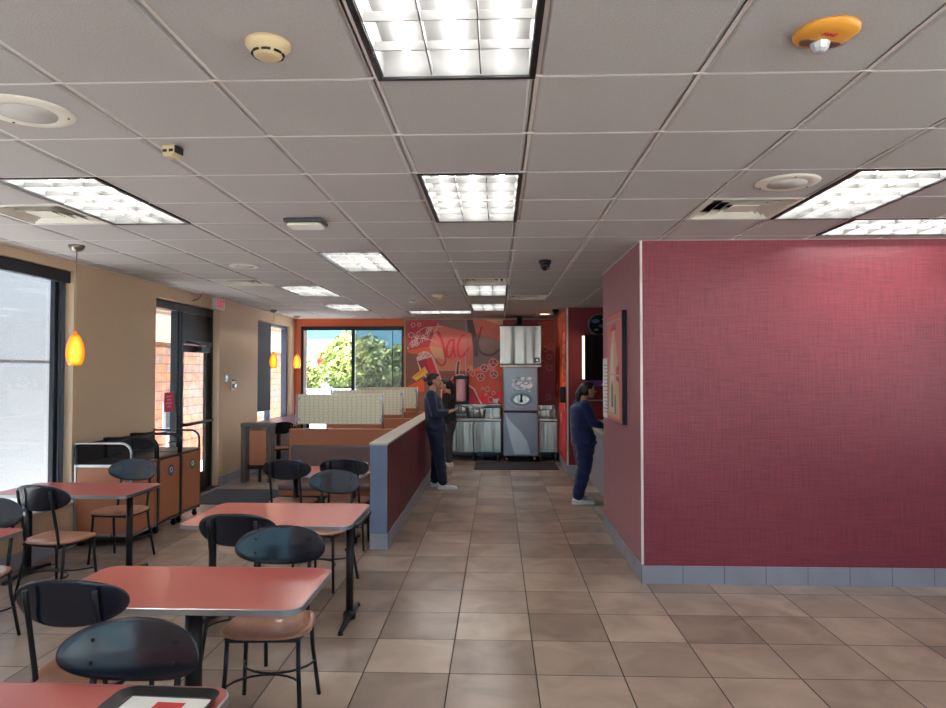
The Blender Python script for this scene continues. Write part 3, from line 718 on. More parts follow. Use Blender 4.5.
# ---------------------------------------------------------------- chairs
def make_chair():
    t = thing('dining_chair', 'x', 'chair', group='black backed chairs with wooden seats')
    # seat: dished rounded trapezoid, front toward +y
    rings = []; N = 40
    def outline(s_):
        p = []
        for k in range(N):
            a = 2*PI*k/N; ca, sa = math.cos(a), math.sin(a)
            e = .62; x = math.copysign(abs(ca)**e, ca); y = math.copysign(abs(sa)**e, sa)
            wd = .224+.018*y
            p.append((x*wd*s_, y*.205*s_))
        return p
    z = .455; vs = []; fs = []
    prof = [(0.02, .010, 1), (.35, .010, 1), (.62, .013, 1), (.85, .019, 1), (.95, .022, 1), (.99, .019, 1), (1., .011, 1), (.985, .002, 0), (.90, -.002, 0), (.02, -.002, 0)]
    for (s_, dz, top) in prof:
        for (x, y) in outline(s_):
            h = dz
            if top and s_ < .93:
                h += -.006*math.exp(-((abs(x)-.09)**2+(y+.03)**2)/.008)
            if y > .15 and top: h -= (y-.15)*.18
            vs.append((x, y, z+h))
    for i in range(len(prof)-1):
        for k in range(N): fs.append((i*N+k, i*N+(k+1) % N, (i+1)*N+(k+1) % N, (i+1)*N+k))
    m = MB().add(vs, fs, 0, True); m.f.append(list(range(N))); m.m.append(0); m.s.append(True)
    m.f.append([9*N+k for k in range(N)]); m.m.append(0); m.s.append(True)
    m.build('seat', M['seatwood'], t)
    fr = MB()
    for (a, b_, c, d_) in ((-.18, .18, .148, .168), (-.175, .175, -.165, -.145), (-.185, -.165, -.165, .168), (.165, .185, -.165, .168)): fr.box(a, b_, c, d_, .430, .4525)
    fr.build('seat_frame', M['black'], t, bev=.003)
    for sx in (-1, 1):
        MB().tube([(sx*.176, .155, .44), (sx*.18, .162, .30), (sx*.196, .185, .0)], .0115, 10).build('leg', M['black'], t)
        MB().tube([(sx*.176, -.145, .44), (sx*.18, -.158, .30), (sx*.205, -.215, .0)], .0115, 10).build('leg', M['black'], t)
        MB().tube([(sx*.15, -.165, .425), (sx*.15, -.178, .52), (sx*.148, -.215, .70), (sx*.146, -.245, .83), (sx*.146, -.252, .875)], .0115, 10).build('back_post', M['black'], t)
    for s_ in (1, -1):
        pts = []
        for k in range(13):
            a = k/12*PI; pts.append((-.188*math.cos(a), s_*(.172-.165*math.sin(a)), .205))
        MB().tube(pts, .0065, 8).build('stretcher', M['black'], t)
    # backrest: curved ellipse, concave toward +y, tilted back
    A, B, T = .250, .104, .012; vs = []; fs = []
    cz = .815
    def bp(x, zz, off):
        y = -.228+1.05*x*x+off-(zz)*.16
        return (x*.985, y, cz+zz)
    rr = [0, .3, .6, .85, .97, 1.0]; N = 48
    for side in (0, 1):
        for s_ in rr:
            th = T/2*(1 if s_ < .9 else (.8 if s_ < .99 else .35))
            for k in range(N):
                a = 2*PI*k/N; ca, sa = math.cos(a), math.sin(a); x = A*s_*math.copysign(abs(ca)**.93, ca); zz = B*s_*math.copysign(abs(sa)**.93, sa)
                vs.append(bp(x, zz, (th if side else -th)))
    L = len(rr)
    for side in (0, 1):
        o = side*L*N
        for i in range(L-1):
            for k in range(N): fs.append((o+i*N+k, o+i*N+(k+1) % N, o+(i+1)*N+(k+1) % N, o+(i+1)*N+k))
    for k in range(N): fs.append(((L-1)*N+k, (L-1)*N+(k+1) % N, (2*L-1)*N+(k+1) % N, (2*L-1)*N+k))
    bk = MB().add(vs, fs, 0, True).build('backrest', M['blackwood'], t)
    bm = bmesh.new(); bm.from_mesh(bk.data); bmesh.ops.remove_doubles(bm, verts=bm.verts, dist=1e-5); bm.to_mesh(bk.data); bm.free()
    for sx in (-1, 1):
        for zz in (-.036, .036):
            x = sx*.146; p = bp(x, zz, T/2)
            MB().tube([(p[0], p[1]-.001, p[2]), (p[0], p[1]+.004, p[2])], .0065, 8).build('bolt', M['black'], bk)
    return t
ch = make_chair()
BK = .262      # top of backrest lies this far behind the seat centre
chairs = [(-1.25, 2.38, PI, 'nearest chair facing the camera, oval back with bolts behind the tray table'),
 (-1.80, 2.75, R(0), 'nearest chair seen from behind, pulled to the left end of the second table'),
 (-3.50, 5.03, R(-10), 'chair seen from behind at the near side of the window table'),
 (-3.43, 4.55, PI+R(5), 'chair cut by the left edge of the photo, blue sheen on its back'),
 (-3.53, 6.60, PI-R(4), 'chair facing the camera at the window table beside the waste stations'),
 (-1.19, 3.80, PI+R(3), 'chair facing the camera with its lit wooden seat between the second and middle tables'),
 (-1.60, 4.06, R(-2), 'chair back seen from behind at the left near side of the middle table'),
 (-1.38, 5.94, PI+R(-16), 'chair facing the camera at the far side of the middle table, near the half wall'),
 (-2.08, 6.58, R(-3), 'black chair seen from behind left of the booth table, left of two'),
 (-1.52, 6.66, R(2), 'black chair seen from behind touching the half wall end, right of two'),
 (-3.60, 11.4, R(48), 'far chair beside the purple window counter')]
for i, (x, y, rz, lb) in enumerate(chairs):
    bx_, by_ = x+math.sin(-rz)*BK*1, y+math.cos(rz)*BK
    o = ch if i == 0 else copy_tree(ch)
    o.location = (bx_, by_, 0); o.rotation_euler = (0, 0, rz); o['label'] = lb

# ---------------------------------------------------------------- tray, paper, napkin
t = thing('serving_tray', 'black plastic serving tray on the front table', 'tray', (-1.035, 1.945, .7515), R(-2))
o = rrect(-.165, .165, -.215, .215, .05); i_ = rrect(-.145, .145, -.195, .195, .035); i2 = rrect(-.138, .138, -.188, .188, .03); n = len(o)
v = [(a, b_, .0) for a, b_ in i_]+[(a, b_, .022) for a, b_ in o]+[(a*.985, b_*.985, .022) for a, b_ in o]+[(a, b_, .004) for a, b_ in i2]
f = [tuple(range(n))[::-1], tuple(range(3*n, 4*n))]
for k in range(n):
    q = (k+1) % n; f += [(k, q, n+q, n+k), (n+k, n+q, 2*n+q, 2*n+k), (2*n+k, 2*n+q, 3*n+q, 3*n+k)]
MB().add(v, f).build('tray_body', M['black'], t)
t = thing('tray_liner', 'white paper tray liner with red blocks lying on the black tray', 'paper', (-1.03, 1.945, .7565), R(-3))
MB().box(-.125, .135, -.17, .175, 0, .0012).build('sheet', M['paper'], t)
MB().box(-.025, .065, -.12, .145, .0012, .002).build('printed_block', M['red'], t)
MB().box(.075, .125, -.14, .02, .0012, .002).build('printed_block', M['pinkred'], t)
nb = bmesh.new(); bmesh.ops.create_icosphere(nb, subdivisions=3, radius=.05)
for v in nb.verts:
    n_ = math.sin(v.co.x*190)+math.sin(v.co.y*170+1)+math.sin(v.co.z*210+2); v.co *= 1+.13*n_
    v.co.z = max(v.co.z*.8, -.028)
me = bpy.data.meshes.new('crumpled_napkin'); nb.to_mesh(me); nb.free(); me.materials.append(M['paper'])
o = bpy.data.objects.new('crumpled_napkin', me); COL.objects.link(o); o.location = (-1.42, 7.18, .78)
tag(o, 'small crumpled white napkin on the booth table by the half wall', 'napkin')

# ---------------------------------------------------------------- waste stations
def station(y0, y1, lb, stick=None, near=False):
    w_ = y1-y0; t = thing('waste_station', lb, 'trash cabinet', (-3.99, (y0+y1)/2, 0), 0, 'brown waste stations along the left wall')
    hx, hy = .30, w_/2-.006; zb, zt = .11, .83
    MB().box(-hx+.012, hx-.012, -hy+.012, hy-.012, zb+.015, zt-.03).build('cabinet_body', M['lambrown'], t)
    fr = MB()
    for x in (-hx, hx-.025):
        for y in (-hy, hy-.025): fr.box(x, x+.025, y, y+.025, .09, zt)
    for y in (-hy, hy-.02): fr.box(-hx+.025, hx-.025, y, y+.02, zt-.03, zt).box(-hx+.025, hx-.025, y, y+.02, zb-.01, zb+.018)
    for x in (-hx, hx-.02): fr.box(x, x+.02, -hy+.025, hy-.025, zt-.03, zt).box(x, x+.02, -hy+.025, hy-.025, zb-.01, zb+.018)
    fr.build('frame', M['alu' if near else 'steel_dark'], t, bev=.003)
    MB().box(hx-.012, hx+.004, -hy+.03, hy-.03, zb+.03, zt-.035).build('door', M['lambrown'], t, bev=.003)
    MB().box(-hx+.02, hx-.02, -hy+.02, hy-.02, zt-.02, zt+.004).box(-hx, -hx+.02, -hy, hy, zt, 1.03).build('top_tray', M['black'], t, bev=.003)
    for y in (-hy+.014, hy-.014):
        pts = [(-hx+.014, y, zt-.01), (-hx+.014, y, 1.045), (hx-.12, y, 1.045)]
        for k in range(1, 9):
            a = R(90-90*k/8); pts.append((hx-.12+.106*math.cos(a), y, .939+.106*math.sin(a)))
        pts.append((hx-.014, y, zt-.01))
        MB().tube(pts, .013, 10).build('guard_rail', M['alu' if (near and y < 0) else 'black'], t)
    MB().tube([(0, -hy+.02, 1.045), (0, hy-.02, 1.045)], .008, 8).tube([(hx-.2, -hy+.02, .93), (hx-.2, hy-.02, .93)], .006, 8).build('cross_bar', M['black'], t)
    for x in (-hx+.05, hx-.05):
        for y in (-hy+.05, hy-.05):
            c = MB().box(x-.02, x+.02, y-.015, y+.015, .06, .1); c.tube([(x, y-.012, .032), (x, y+.012, .032)], .031, 14); c.build('caster', M['black'], t)
    if stick:
        s_ = MB().tube([(hx+.004, .02, .66), (hx+.006, .02, .66)], .065, 24).build('sticker', M[stick], t)
        MB().tube([(hx+.007, .02+.028*math.cos(a*PI/3), .665+.03*math.sin(a*PI/3)) for a in range(6)], .006, 6, closed=True).build('symbol', M['paper'], s_)
    return t
station(6.77, 7.30, 'nearest brown waste station with bright aluminium front frame', None, True)
station(7.31, 7.84, 'middle brown waste station with a round blue sticker', 'blue')
station(7.85, 8.38, 'farthest brown waste station with a small green sticker beside the door', 'green')
tag(MB().box(-4.2, -2.72, 8.98, 10.1, .001, .012).build('entry_mat', M['mat'], bev=.004), 'dark entry mat on the floor in front of the left door', 'mat')
tag(MB().box(-.42, 1.12, 12.32, 13.3, .001, .012).build('floor_mat', M['mat'], bev=.004), 'black rubber mat in front of the drink counter', 'mat')

# display stand, window counter
t = thing('display_stand', 'grey framed stand with a brown middle panel against the left wall', 'stand', (-3.80, 10.85, 0))
MB().box(-.29, -.21, -.10, .10, 0, .88).box(.14, .20, -.10, .10, 0, .88).box(-.29, .21, -.12, .12, .88, .945).build('frame', mat('grey_brown_board', (84, 78, 76), .5), t, bev=.006)
MB().box(-.15, .13, -.11, -.08, .28, .83).build('panel', M['lambrown'], t, bev=.01)
MB().box(-.20, .13, -.02, .02, .20, .29).box(-.03, .01, -.02, .02, 0, .20).build('cross_rail', M['black'], t, bev=.003)
t = thing('window_counter', 'purple topped counter running under the far left window', 'counter', (-3.9, 13.0, 0))
MB().prism(rrect(-.385, .36, -1.25, 1.24, .05), .83, .865).build('worktop', M['purple'], t, bev=.004)
for y in (-.95, 0, .95): MB().box(-.03, .03, y-.03, y+.03, 0, .83).box(-.25, .25, y-.03, y+.03, 0, .02).build('leg', M['black'], t)

# ---------------------------------------------------------------- drink area
t = thing('drink_counter', 'stainless steel drink counter left of the ice machine', 'counter', (-.42, 13.85, 0))
x0, x1 = -.56, .50
MB().box(x0+.01, x1, -.42, .40, .17, .80).build('cabinet_body', M['steel_dark'], t)
MB().box(x0, x1+.01, -.46, .385, .80, .845).build('worktop', M['steel'], t, bev=.008)
for a, c in ((x0+.02, -.04), (-.03, x1-.01)):
    dr = MB().box(a, c, -.44, -.42, .19, .78).build('door', M['steel'], t, bev=.006)
    hx = -.10 if a < -.2 else .03
    MB().tube([(hx, -.44, .66), (hx, -.475, .66), (hx, -.475, .76), (hx, -.44, .76)], .008, 8).build('handle', M['alu'], dr)
MB().box(x0, x1, .36, .385, .845, 1.09).box(x0, x1, .22, .385, 1.05, 1.09).build('backsplash', M['steel'], t, bev=.004)
for x in (x0+.05, -.04, x1-.06):
    for y in (-.38, .35): MB().tube([(x, y, .0), (x, y, .17)], .022, 10).build('leg', M['steel_dark'], t)
t = thing('drink_counter', 'short stainless steel counter right of the ice machine', 'counter', (1.0, 13.85, 0))
MB().box(-.19, .20, -.42, .38, .17, .80).build('cabinet_body', M['steel_dark'], t)
MB().box(-.20, .205, -.46, .385, .80, .845).build('worktop', M['steel'], t, bev=.008)
dr = MB().box(-.18, .18, -.44, -.42, .19, .78).build('door', M['steel'], t, bev=.006)
MB().tube([(-.13, -.44, .62), (-.13, -.475, .62), (-.13, -.475, .76), (-.13, -.44, .76)], .008, 8).build('handle', M['alu'], dr)
MB().box(-.19, .20, .36, .385, .845, 1.07).box(-.19, .2, .15, .36, .845, .98).build('backsplash', M['steel'], t, bev=.004)
for x in (-.15, .15):
    for y in (-.38, .35): MB().tube([(x, y, 0), (x, y, .17)], .022, 10).build('leg', M['steel_dark'], t)
# soda fountain
t = thing('soda_fountain', 'tall grey drink dispenser with oval nozzle bay under the ice maker', 'drink dispenser', (.46, 13.62, 0))
M['soda'] = mat('grey_silver_plastic', (142, 144, 152), .32, .6, var=.05)
M['soda_light'] = mat('pale_swoosh', (186, 188, 194), .3, .6, var=.05)
MB().box(-.345, .345, -.34, .36, .12, .98).build('lower_cabinet', M['soda'], t, bev=.02, seg=3)
MB().box(-.345, .345, -.38, .36, .99, 1.86).build('upper_cabinet', M['soda'], t, bev=.03, seg=4)
sw = [(-.30, .95), (-.20, .80), (-.02, .62), (.12, .42), (.20, .16), (.0, .16), (-.12, .16), (-.20, .45), (-.26, .7)]
MB().prism(sw, -.345, -.338, 'y').build('swoosh_panel', M['soda_light'], t)
def ell(cx, cz, a, b_, n=36): return [(cx+a*math.cos(2*PI*k/n), cz+b_*math.sin(2*PI*k/n)) for k in range(n)]
MB().prism(ell(0, 1.23, .27, .19), -.40, -.375, 'y').build('bay_surround', M['soda'], t, bev=.008)
br = MB().prism(ell(.01, 1.235, .215, .13), -.408, -.398, 'y').build('nozzle_bay', M['steel_dark'], t, bev=.003)
MB().prism(ell(.01, 1.225, .15, .085), -.414, -.406, 'y').build('bay_liner', M['steel'], br, bev=.002)
MB().tube([(.01, -.42, 1.33), (.01, -.42, 1.22)], .022, 10).box(-.02, .04, -.42, -.40, 1.17, 1.23).build('nozzle', M['black'], br)
gp = MB(); rnd = random.Random(3)
for i in range(46):
    a = rnd.uniform(-.16, .20); z = rnd.uniform(1.38, 1.66); s_ = rnd.uniform(.012, .04)
    gp.prism(ell(a, z, s_, s_*rnd.uniform(.4, 1.2), 10), -.384-.0004*i/46, -.379, 'y', m=rnd.choice((0, 0, 0, 1, 2)))
gp.build('splash_graphic', [M['paper'], M['green'], M['soda_light']], t)
for x in (-.27, .27):
    for y in (-.27, .28): MB().tube([(x, y, .0), (x, y, .04), (x, y, .13)], .03, 12, rs=[.022, .03, .04]).build('leg', M['steel'], t)
t = thing('ice_maker', 'square stainless steel ice maker on top of the drink dispenser', 'ice machine', (.46, 13.64, 1.86))
MB().box(-.40, .40, -.36, .36, 0, .045).build('base_tray', M['offwhite'], t, bev=.006)
MB().box(-.405, .405, -.38, .37, .055, .80).build('body', M['steel'], t, bev=.012, seg=3)
MB().box(-.41, .41, -.385, .375, .80, .815).box(-.40, .40, -.37, .37, .045, .056).build('trim_edge', M['black'], t)
bd = MB().box(.27, .37, -.388, -.38, .085, .18).build('badge', M['frame'], t); MB().box(.295, .345, -.392, -.388, .11, .155).build('badge_mark', M['paper'], bd)
MB().prism([(.27, .735), (.295, .755), (.295, .715)], -.384, -.38, 'y').prism([(.345, .735), (.32, .755), (.32, .715)], -.384, -.38, 'y').build('arrow_mark', M['blue'], t)
MB().tube([(-.03, .1, .815), (-.03, .1, .86)], .10, 12).tube([(.0, .1, .85), (.0, .1, 1.02)], .05, 12).build('supply_pipe', M['black'], t)
# wall dispenser
t = thing('drink_canister', 'tall clear canister with pink contents in a dark holder above the counter', 'dispenser', (-.74, 14.02, 1.095))
MB().box(-.15, .15, -.12, .20, .0, .06).box(-.15, .15, -.12, .20, .52, .585).box(-.15, -.12, .08, .20, .06, .52).box(.12, .15, .08, .20, .06, .52).build('holder', M['black'], t, bev=.01)
MB().lathe([(.10, .06), (.105, .1), (.105, .50), (.10, .52)], n=24).build('canister', mat('pink_plastic', (206, 150, 158), .2), t)
t = thing('cup_holder', 'dark shelf holding a paper cup at the left end of the drink counter', 'shelf', (-.76, 13.75, .846))
MB().box(-.18, .18, -.22, .16, .09, .11).box(-.18, -.16, -.22, .16, 0, .2).box(.16, .18, -.22, .16, 0, .2).build('rack', M['black'], t, bev=.003)
def cup(x, y, z, lb, m, r=.04, h=.10, grp=None):
    t = thing('cup', lb, 'cup', (x, y, z), group=grp)
    MB().lathe([(0, 0), (r*.72, 0), (r, h), (r*.94, h), (r*.68, .005), (0, .005)], n=20).build('body', m, t); MB().lathe([(r*.95, h-.002), (r*1.06, h), (r*1.06, h+.006), (r*.95, h+.006)], n=20).build('rim', m, t)
cup(-.66, 13.72, .957, 'white cup on the dark shelf under the pink canister', M['paper'], .045, .09)
cup(-.03, 13.98, 1.091, 'white cup on the steel ledge beside the ice machine', M['paper'], .055, .11)
clr = mat('frosted_cup', (196, 198, 198), .15, .0)
for x, lb in ((-.52, 'left'), (-.40, 'middle'), (-.29, 'right')): cup(x, 13.72, .862, lb+' clear cup of the three in the rack on the drink counter', clr, .045, .13+.02*(lb == 'right'), 'clear cups in the rack')
t = thing('cup_rack', 'low wire rack holding three clear cups on the drink counter', 'rack', (-.40, 13.72, .846))
MB().box(-.19, .19, -.07, .07, 0, .014).tube([(-.19, -.07, .1), (.19, -.07, .1), (.19, .07, .1), (-.19, .07, .1)], .004, 6, closed=True).tube([(-.19, -.07, .01), (-.19, -.07, .1)], .004, 6).tube([(.19, -.07, .01), (.19, -.07, .1)], .004, 6).tube([(0, -.07, .01), (0, -.07, .1)], .004, 6).build('wire_frame', M['black'], t)
t = thing('napkin_box', 'black framed steel lid box on the drink counter beside the ice machine', 'box', (-.08, 13.72, .846))
MB().box(-.15, .14, -.10, .10, .0, .20).build('body', M['steel'], t, bev=.004)
MB().box(-.16, .15, -.11, .11, .20, .22).box(-.16, -.15, -.11, .11, 0, .2).box(.14, .15, -.11, .11, 0, .2).build('edge_frame', M['black'], t)

# ---------------------------------------------------------------- mural on the back wall (units of 21 mm from the photo's drawing grid)
MC = {'crimson': (170, 36, 50), 'coral': (232, 104, 88), 'peach': (246, 148, 112), 'taupe': (124, 90, 82), 'dark': (64, 42, 42), 'orange': (228, 84, 34), 'brown': (128, 78, 62),
      'rust': (184, 66, 40), 'red': (200, 30, 44), 'pink': (240, 168, 158), 'mar': (158, 30, 46), 'yel': (240, 160, 40), 'txt': (196, 44, 44), 'txtd': (78, 44, 46), 'dred': (138, 32, 28), 'tan': (200, 120, 92)}
MK = list(MC); MMATS = [mat('mural_'+k, tuple(min(250, int(q*1.22)) for q in MC[k]), .4, var=.04, vscale=4) for k in MK]
def mx(u): return (u-497)*.02098
def mz(v): return 1.78-(v-371)*.02098
mu = MB(); lay = [0]
def mp_(k, pts):
    lay[0] += 1; d = YB-.010-.0005*lay[0]
    mu.prism([(mx(u), mz(v)) for u, v in pts], d, YB-.008, 'y', MK.index(k))
def stroke(k, pts, w):
    # smooth the polyline, then lay a ribbon
    P_ = [Vector(p) for p in pts]
    for _ in range(2):
        Q = [P_[0]]
        for a, c in zip(P_, P_[1:]): Q += [a*.75+c*.25, a*.25+c*.75]
        Q.append(P_[-1]); P_ = Q
    lay[0] += 1; d = YB-.010-.0005*lay[0]; L = []; Rr = []
    n = len(P_)
    for i, p in enumerate(P_):
        t_ = (P_[min(i+1, n-1)]-P_[max(i-1, 0)]).normalized(); nn = Vector((-t_.y, t_.x)); ww = w/2*(1 if .08 < i/(n-1) < .92 else .6)
        L.append(p+nn*ww); Rr.append(p-nn*ww)
    v = [(mx(p.x), d, mz(p.y)) for p in L]+[(mx(p.x), d, mz(p.y)) for p in Rr]
    mu.add(v, [(i, i+1, n+i+1, n+i) for i in range(n-1)], MK.index(k))
def ringp(k, cx, cy, r, w=.7, fill=None):
    n = 18
    if fill: mp_(fill, [(cx+r*math.cos(2*PI*i/n), cy+r*math.sin(2*PI*i/n)) for i in range(n)])
    lay[0] += 1; d = YB-.010-.0005*lay[0]
    v = [(mx(cx+q*math.cos(2*PI*i/n)), d, mz(cy+q*math.sin(2*PI*i/n))) for q in (r, r-w) for i in range(n)]
    mu.add(v, [(i, (i+1) % n, n+(i+1) % n, n+i) for i in range(n)], MK.index(k))
mu.prism([(mx(405.5), mz(318.8)), (mx(555), mz(318.8)), (mx(555), .85), (mx(405.5), .85)], YB-.009, YB-.001, 'y', MK.index('brown'))
mp_('crimson', [(407, 320), (439, 320), (434, 332), (428, 347), (407, 350)])
mp_('coral', [(438, 322), (473, 334), (473, 352), (429, 346), (434, 330)])
mp_('taupe', [(437, 319.2), (473, 319.2), (473, 333), (439, 325)])
mp_('dark', [(466, 319.2), (473, 319.2), (473, 334), (469, 332)])
mp_('orange', [(407, 350), (430, 346), (437, 360), (407, 352)])
mp_('brown', [(407, 352.5), (436, 357), (440, 390), (407, 390)])
mp_('peach', [(429, 346), (473, 352), (473, 371), (437, 370), (433, 356)])
mp_('coral', [(445, 352), (473, 338), (473, 366), (448, 362)])
mp_('orange', [(407, 387), (424, 378), (424, 392), (407, 392)])
mp_('coral', [(473, 319.2), (503, 319.2), (503, 341), (473, 333)])
mp_('peach', [(485, 319.2), (503, 319.2), (503, 327)])
mp_('taupe', [(473, 334), (503, 341), (503, 366), (473, 369)])
mp_('tan', [(434, 357), (470, 366), (466, 371), (437, 371)])
mp_('coral', [(473, 369), (503, 359), (503, 372), (473, 374)])
mp_('rust', [(466, 372), (503, 370), (503, 392), (466, 402)])
mp_('red', [(470, 396), (503, 391), (503, 415), (440, 415), (440, 400)])
mp_('orange', [(495, 366), (503, 362), (503, 376), (495, 376)])
mp_('dred', [(503, 319.2), (555, 319.2), (555, 415), (503, 415)])
mp_('rust', [(538, 322), (554, 320), (554, 352), (538, 345)])
mp_('mar', [(538, 372), (554, 366), (554, 400), (538, 405)])
# cup with foam, fries box
mp_('pink', [(416, 358), (419, 353), (424, 351), (430, 352.5), (433, 357), (441.5, 379), (434, 385), (420, 372)])
mp_('mar', [(417.5, 361), (431, 357), (439.5, 379), (433.5, 383), (422, 372)])
mp_('red', [(425, 359), (431, 357), (439.5, 379), (434, 383)])
for i in range(9): ringp('mar', 418.5+i*1.45, 356-(i % 3)*1.3, .8, .4)
mp_('peach', [(411.5, 377.5), (424.5, 366.5), (428, 372.5), (416, 381)])
mp_('yel', [(412.5, 377.5), (424, 367.5), (427, 372.5), (416.5, 380)])
stroke('orange', [(415, 377), (419, 374), (421, 371), (424, 370)], .8)
# bubbly lettering cluster
rnd = random.Random(11)
for i in range(46):
    u = rnd.uniform(411, 437); v = 343-(u-411)*.45+rnd.uniform(-7, 4.5)
    v = max(325, min(345.5, v)); ringp('pink', u, v, rnd.uniform(1.0, 2.0), .42)
stroke('pink', [(408.5, 345), (414, 339), (424, 338), (434, 341), (437, 343)], .6)
stroke('pink', [(415, 334), (424, 327), (434, 327), (443, 326)], .6)
for (a, c, r) in ((413, 325, 2.2), (419, 324.5, 2), (411, 335, 2.9), (408, 348, 1.2)): ringp('pink', a, c, r, .6, 'crimson')
# Jack
stroke('txt', [(437, 331), (440, 335.5), (443, 344), (445, 353), (446, 359)], 2.6)
stroke('rust', [(446, 358), (445, 364), (441, 366), (438, 363), (435.5, 359)], 1.9)
stroke('txt', [(453.5, 340), (450, 340), (447, 346), (446.5, 354), (449, 358.5), (452, 354), (454, 343)], 2.0)
stroke('txt', [(454, 339), (453.5, 350), (455.5, 357.5)], 2.0)
stroke('txt', [(465, 335.5), (461.5, 336), (458, 343), (457.5, 353), (460.5, 358), (465, 354), (469.5, 347)], 2.1)
stroke('txtd', [(471, 322), (474, 334), (475, 346), (476.5, 357)], 4.4)
stroke('txt', [(482, 326.5), (480, 333), (477.5, 341)], 2.0)
stroke('txtd', [(480, 334), (477, 343), (479, 351), (485, 355), (492, 355.5), (499, 350), (501, 348)], 2.2)
# shake
mp_('pink', [(447, 384), (453, 376.5), (457, 374.3), (463, 374), (467, 377), (468.5, 384), (475, 389), (479, 398), (482, 403), (482, 412), (440, 412), (441, 390)])
mp_('mar', [(448, 384.5), (453.5, 377.5), (457.5, 375.3), (462.5, 375), (466, 378), (467.3, 385), (473.8, 390), (477.8, 398.5), (480.5, 403.5), (480.5, 412), (441, 412), (442, 391)])
mp_('red', [(456, 378), (463, 377), (466, 382), (455, 382)])
stroke('pink', [(455.6, 374), (456, 367), (457.2, 361)], .8)
stroke('dark', [(457.6, 374), (457.8, 367), (458.8, 361.5)], 1.4)
stroke('pink', [(459.6, 374), (459.6, 368), (460.6, 361), (458.6, 360), (456.8, 361.4)], .8)
stroke('pink', [(465.8, 374), (465.6, 366), (465.4, 355)], .6)
for (a, c, r) in ((484.3, 368.2, 4.0), (493.2, 362.8, 4.5), (480.7, 377, 4.0), (493.8, 374.3, 4.0)):
    ringp('pink', a, c, r, .7, 'mar')
    for q in range(3):
        th = q*2.1+.5; stroke('pink', [(a, c), (a+(r-.6)*math.cos(th), c+(r-.6)*math.sin(th))], .6)
for (a, c, r) in ((468.3, 369.8, 2.2), (473, 374, 2.5), (487.4, 389.2, 2.7), (493.5, 393, 2), (482.3, 388.3, 1.5), (486, 394.5, 1.5), (490.7, 399.5, 3), (498, 399.5, 1.6)): ringp('pink', a, c, r, .6, 'red' if r < 2.3 else None)
for (a, c, r) in ((545, 349, 3), (551, 346, 2.5), (548.5, 357, 2.6), (543, 364, 3.2), (549, 368, 3), (548, 397, 2.6), (541, 334, 2.5)): ringp('coral', a, c, r, .5)
mob = tag(mu.build('wall_mural', MMATS), 'red and brown mural lettered Jack with cups and bubbles behind the ice machine', 'mural')
MB().box(mx(405.2)-.02, mx(405.2), YB-.05, YB, .85, ZC-.005).box(mx(466)-.006, mx(466)+.006, YB-.06, YB-.004, 1.1, ZC-.005).box(mx(554.4), mx(554.4)+.02, YB-.05, YB, .85, ZC-.005).box(mx(405), mx(555), YB-.04, YB, ZC-.03, ZC-.008).build('seam_trim', M['tan'], mob)
# side mural on the wing wall
sm = MB(); rnd = random.Random(5)
sm.box(XW-.004, XW+.018, 12.04, YB-.04, .17, ZC-.01, MK.index('rust'))
def sp(k, pts, l): sm.prism(pts, XW-.005-.0006*l, XW-.003, 'x', MK.index(k))
sp('orange', [(12.04, 2.88), (12.9, 2.88), (12.5, 1.9), (12.04, 2.1)], 1); sp('coral', [(12.6, 2.88), (14.2, 2.88), (14.2, 2.2), (12.9, 2.4)], 2)
sp('dred', [(13.2, 2.3), (14.25, 2.1), (14.25, .9), (13.4, .6)], 3); sp('red', [(12.04, 1.2), (13.2, 1.4), (13.3, .2), (12.04, .2)], 4); sp('orange', [(12.5, 1.9), (13.2, 2.3), (13.1, 1.3), (12.5, 1.1)], 5)
for i in range(26):
    y, z = rnd.uniform(12.2, 12.62), rnd.uniform(1.5, 2.3); s_ = rnd.uniform(.03, .09)
    sp('pink' if i % 4 else 'taupe', [(y, z), (y+s_, z+.02), (y+s_*.8, z+s_), (y-.01, z+s_*.7)], 6+i*.2)
for i in range(16):
    y, z = rnd.uniform(12.1, 14.1), rnd.uniform(.3, 2.8); s_ = rnd.uniform(.05, .12)
    sp('coral' if i % 2 else 'peach', [(y+s_*math.cos(a*PI/5), z+s_*math.sin(a*PI/5)) for a in range(10)], 12+i*.2)
tag(sm.build('side_mural', MMATS), 'narrow orange and red mural on the side wall right of the drink area', 'mural')
t = thing('soap_dispenser', 'black sanitizer dispenser on the narrow side mural', 'dispenser', (XW-.012, 12.12, 1.35))
MB().box(-.09, 0, -.07, .07, -.13, .15).build('housing', M['black'], t, bev=.015, seg=3); MB().box(-.095, -.088, -.03, .03, .02, .10).build('window', M['steel_dark'], t)

# ---------------------------------------------------------------- red wall pictures
t = thing('wall_poster', 'tall thick edged canvas picture on the side of the red wall', 'picture', (XW-.001, 6.86, 1.815))
MB().box(-.045, 0, -.43, .43, -.54, .54).build('canvas', M['black'], t)
pm = MB(); pk = {'bg': (206, 116, 116), 'sand': (204, 176, 140), 'pale': (222, 206, 190), 'rose': (186, 58, 78), 'grey': (120, 112, 108)}; K = list(pk)
def pp(k, pts, l): pm.prism(pts, -.047-.0005*l, -.0455, 'x', K.index(k))
pp('bg', [(-.42, -.535), (.42, -.535), (.42, .535), (-.42, .535)], 1)
pp('sand', [(-.30, -.50), (.36, -.50), (.30, -.05), (.16, .28), (.05, .38), (-.02, .38), (-.20, .05)], 2)
pp('pale', [(-.05, -.45), (.30, -.45), (.24, -.1), (.12, .25), (.06, .25)], 3)
pp('rose', [(-.28, -.15), (-.12, -.12), (-.14, .0), (-.27, .02)], 4); pp('rose', [(-.12, .37), (.2, .37), (.1, .42), (-.08, .44)], 4)
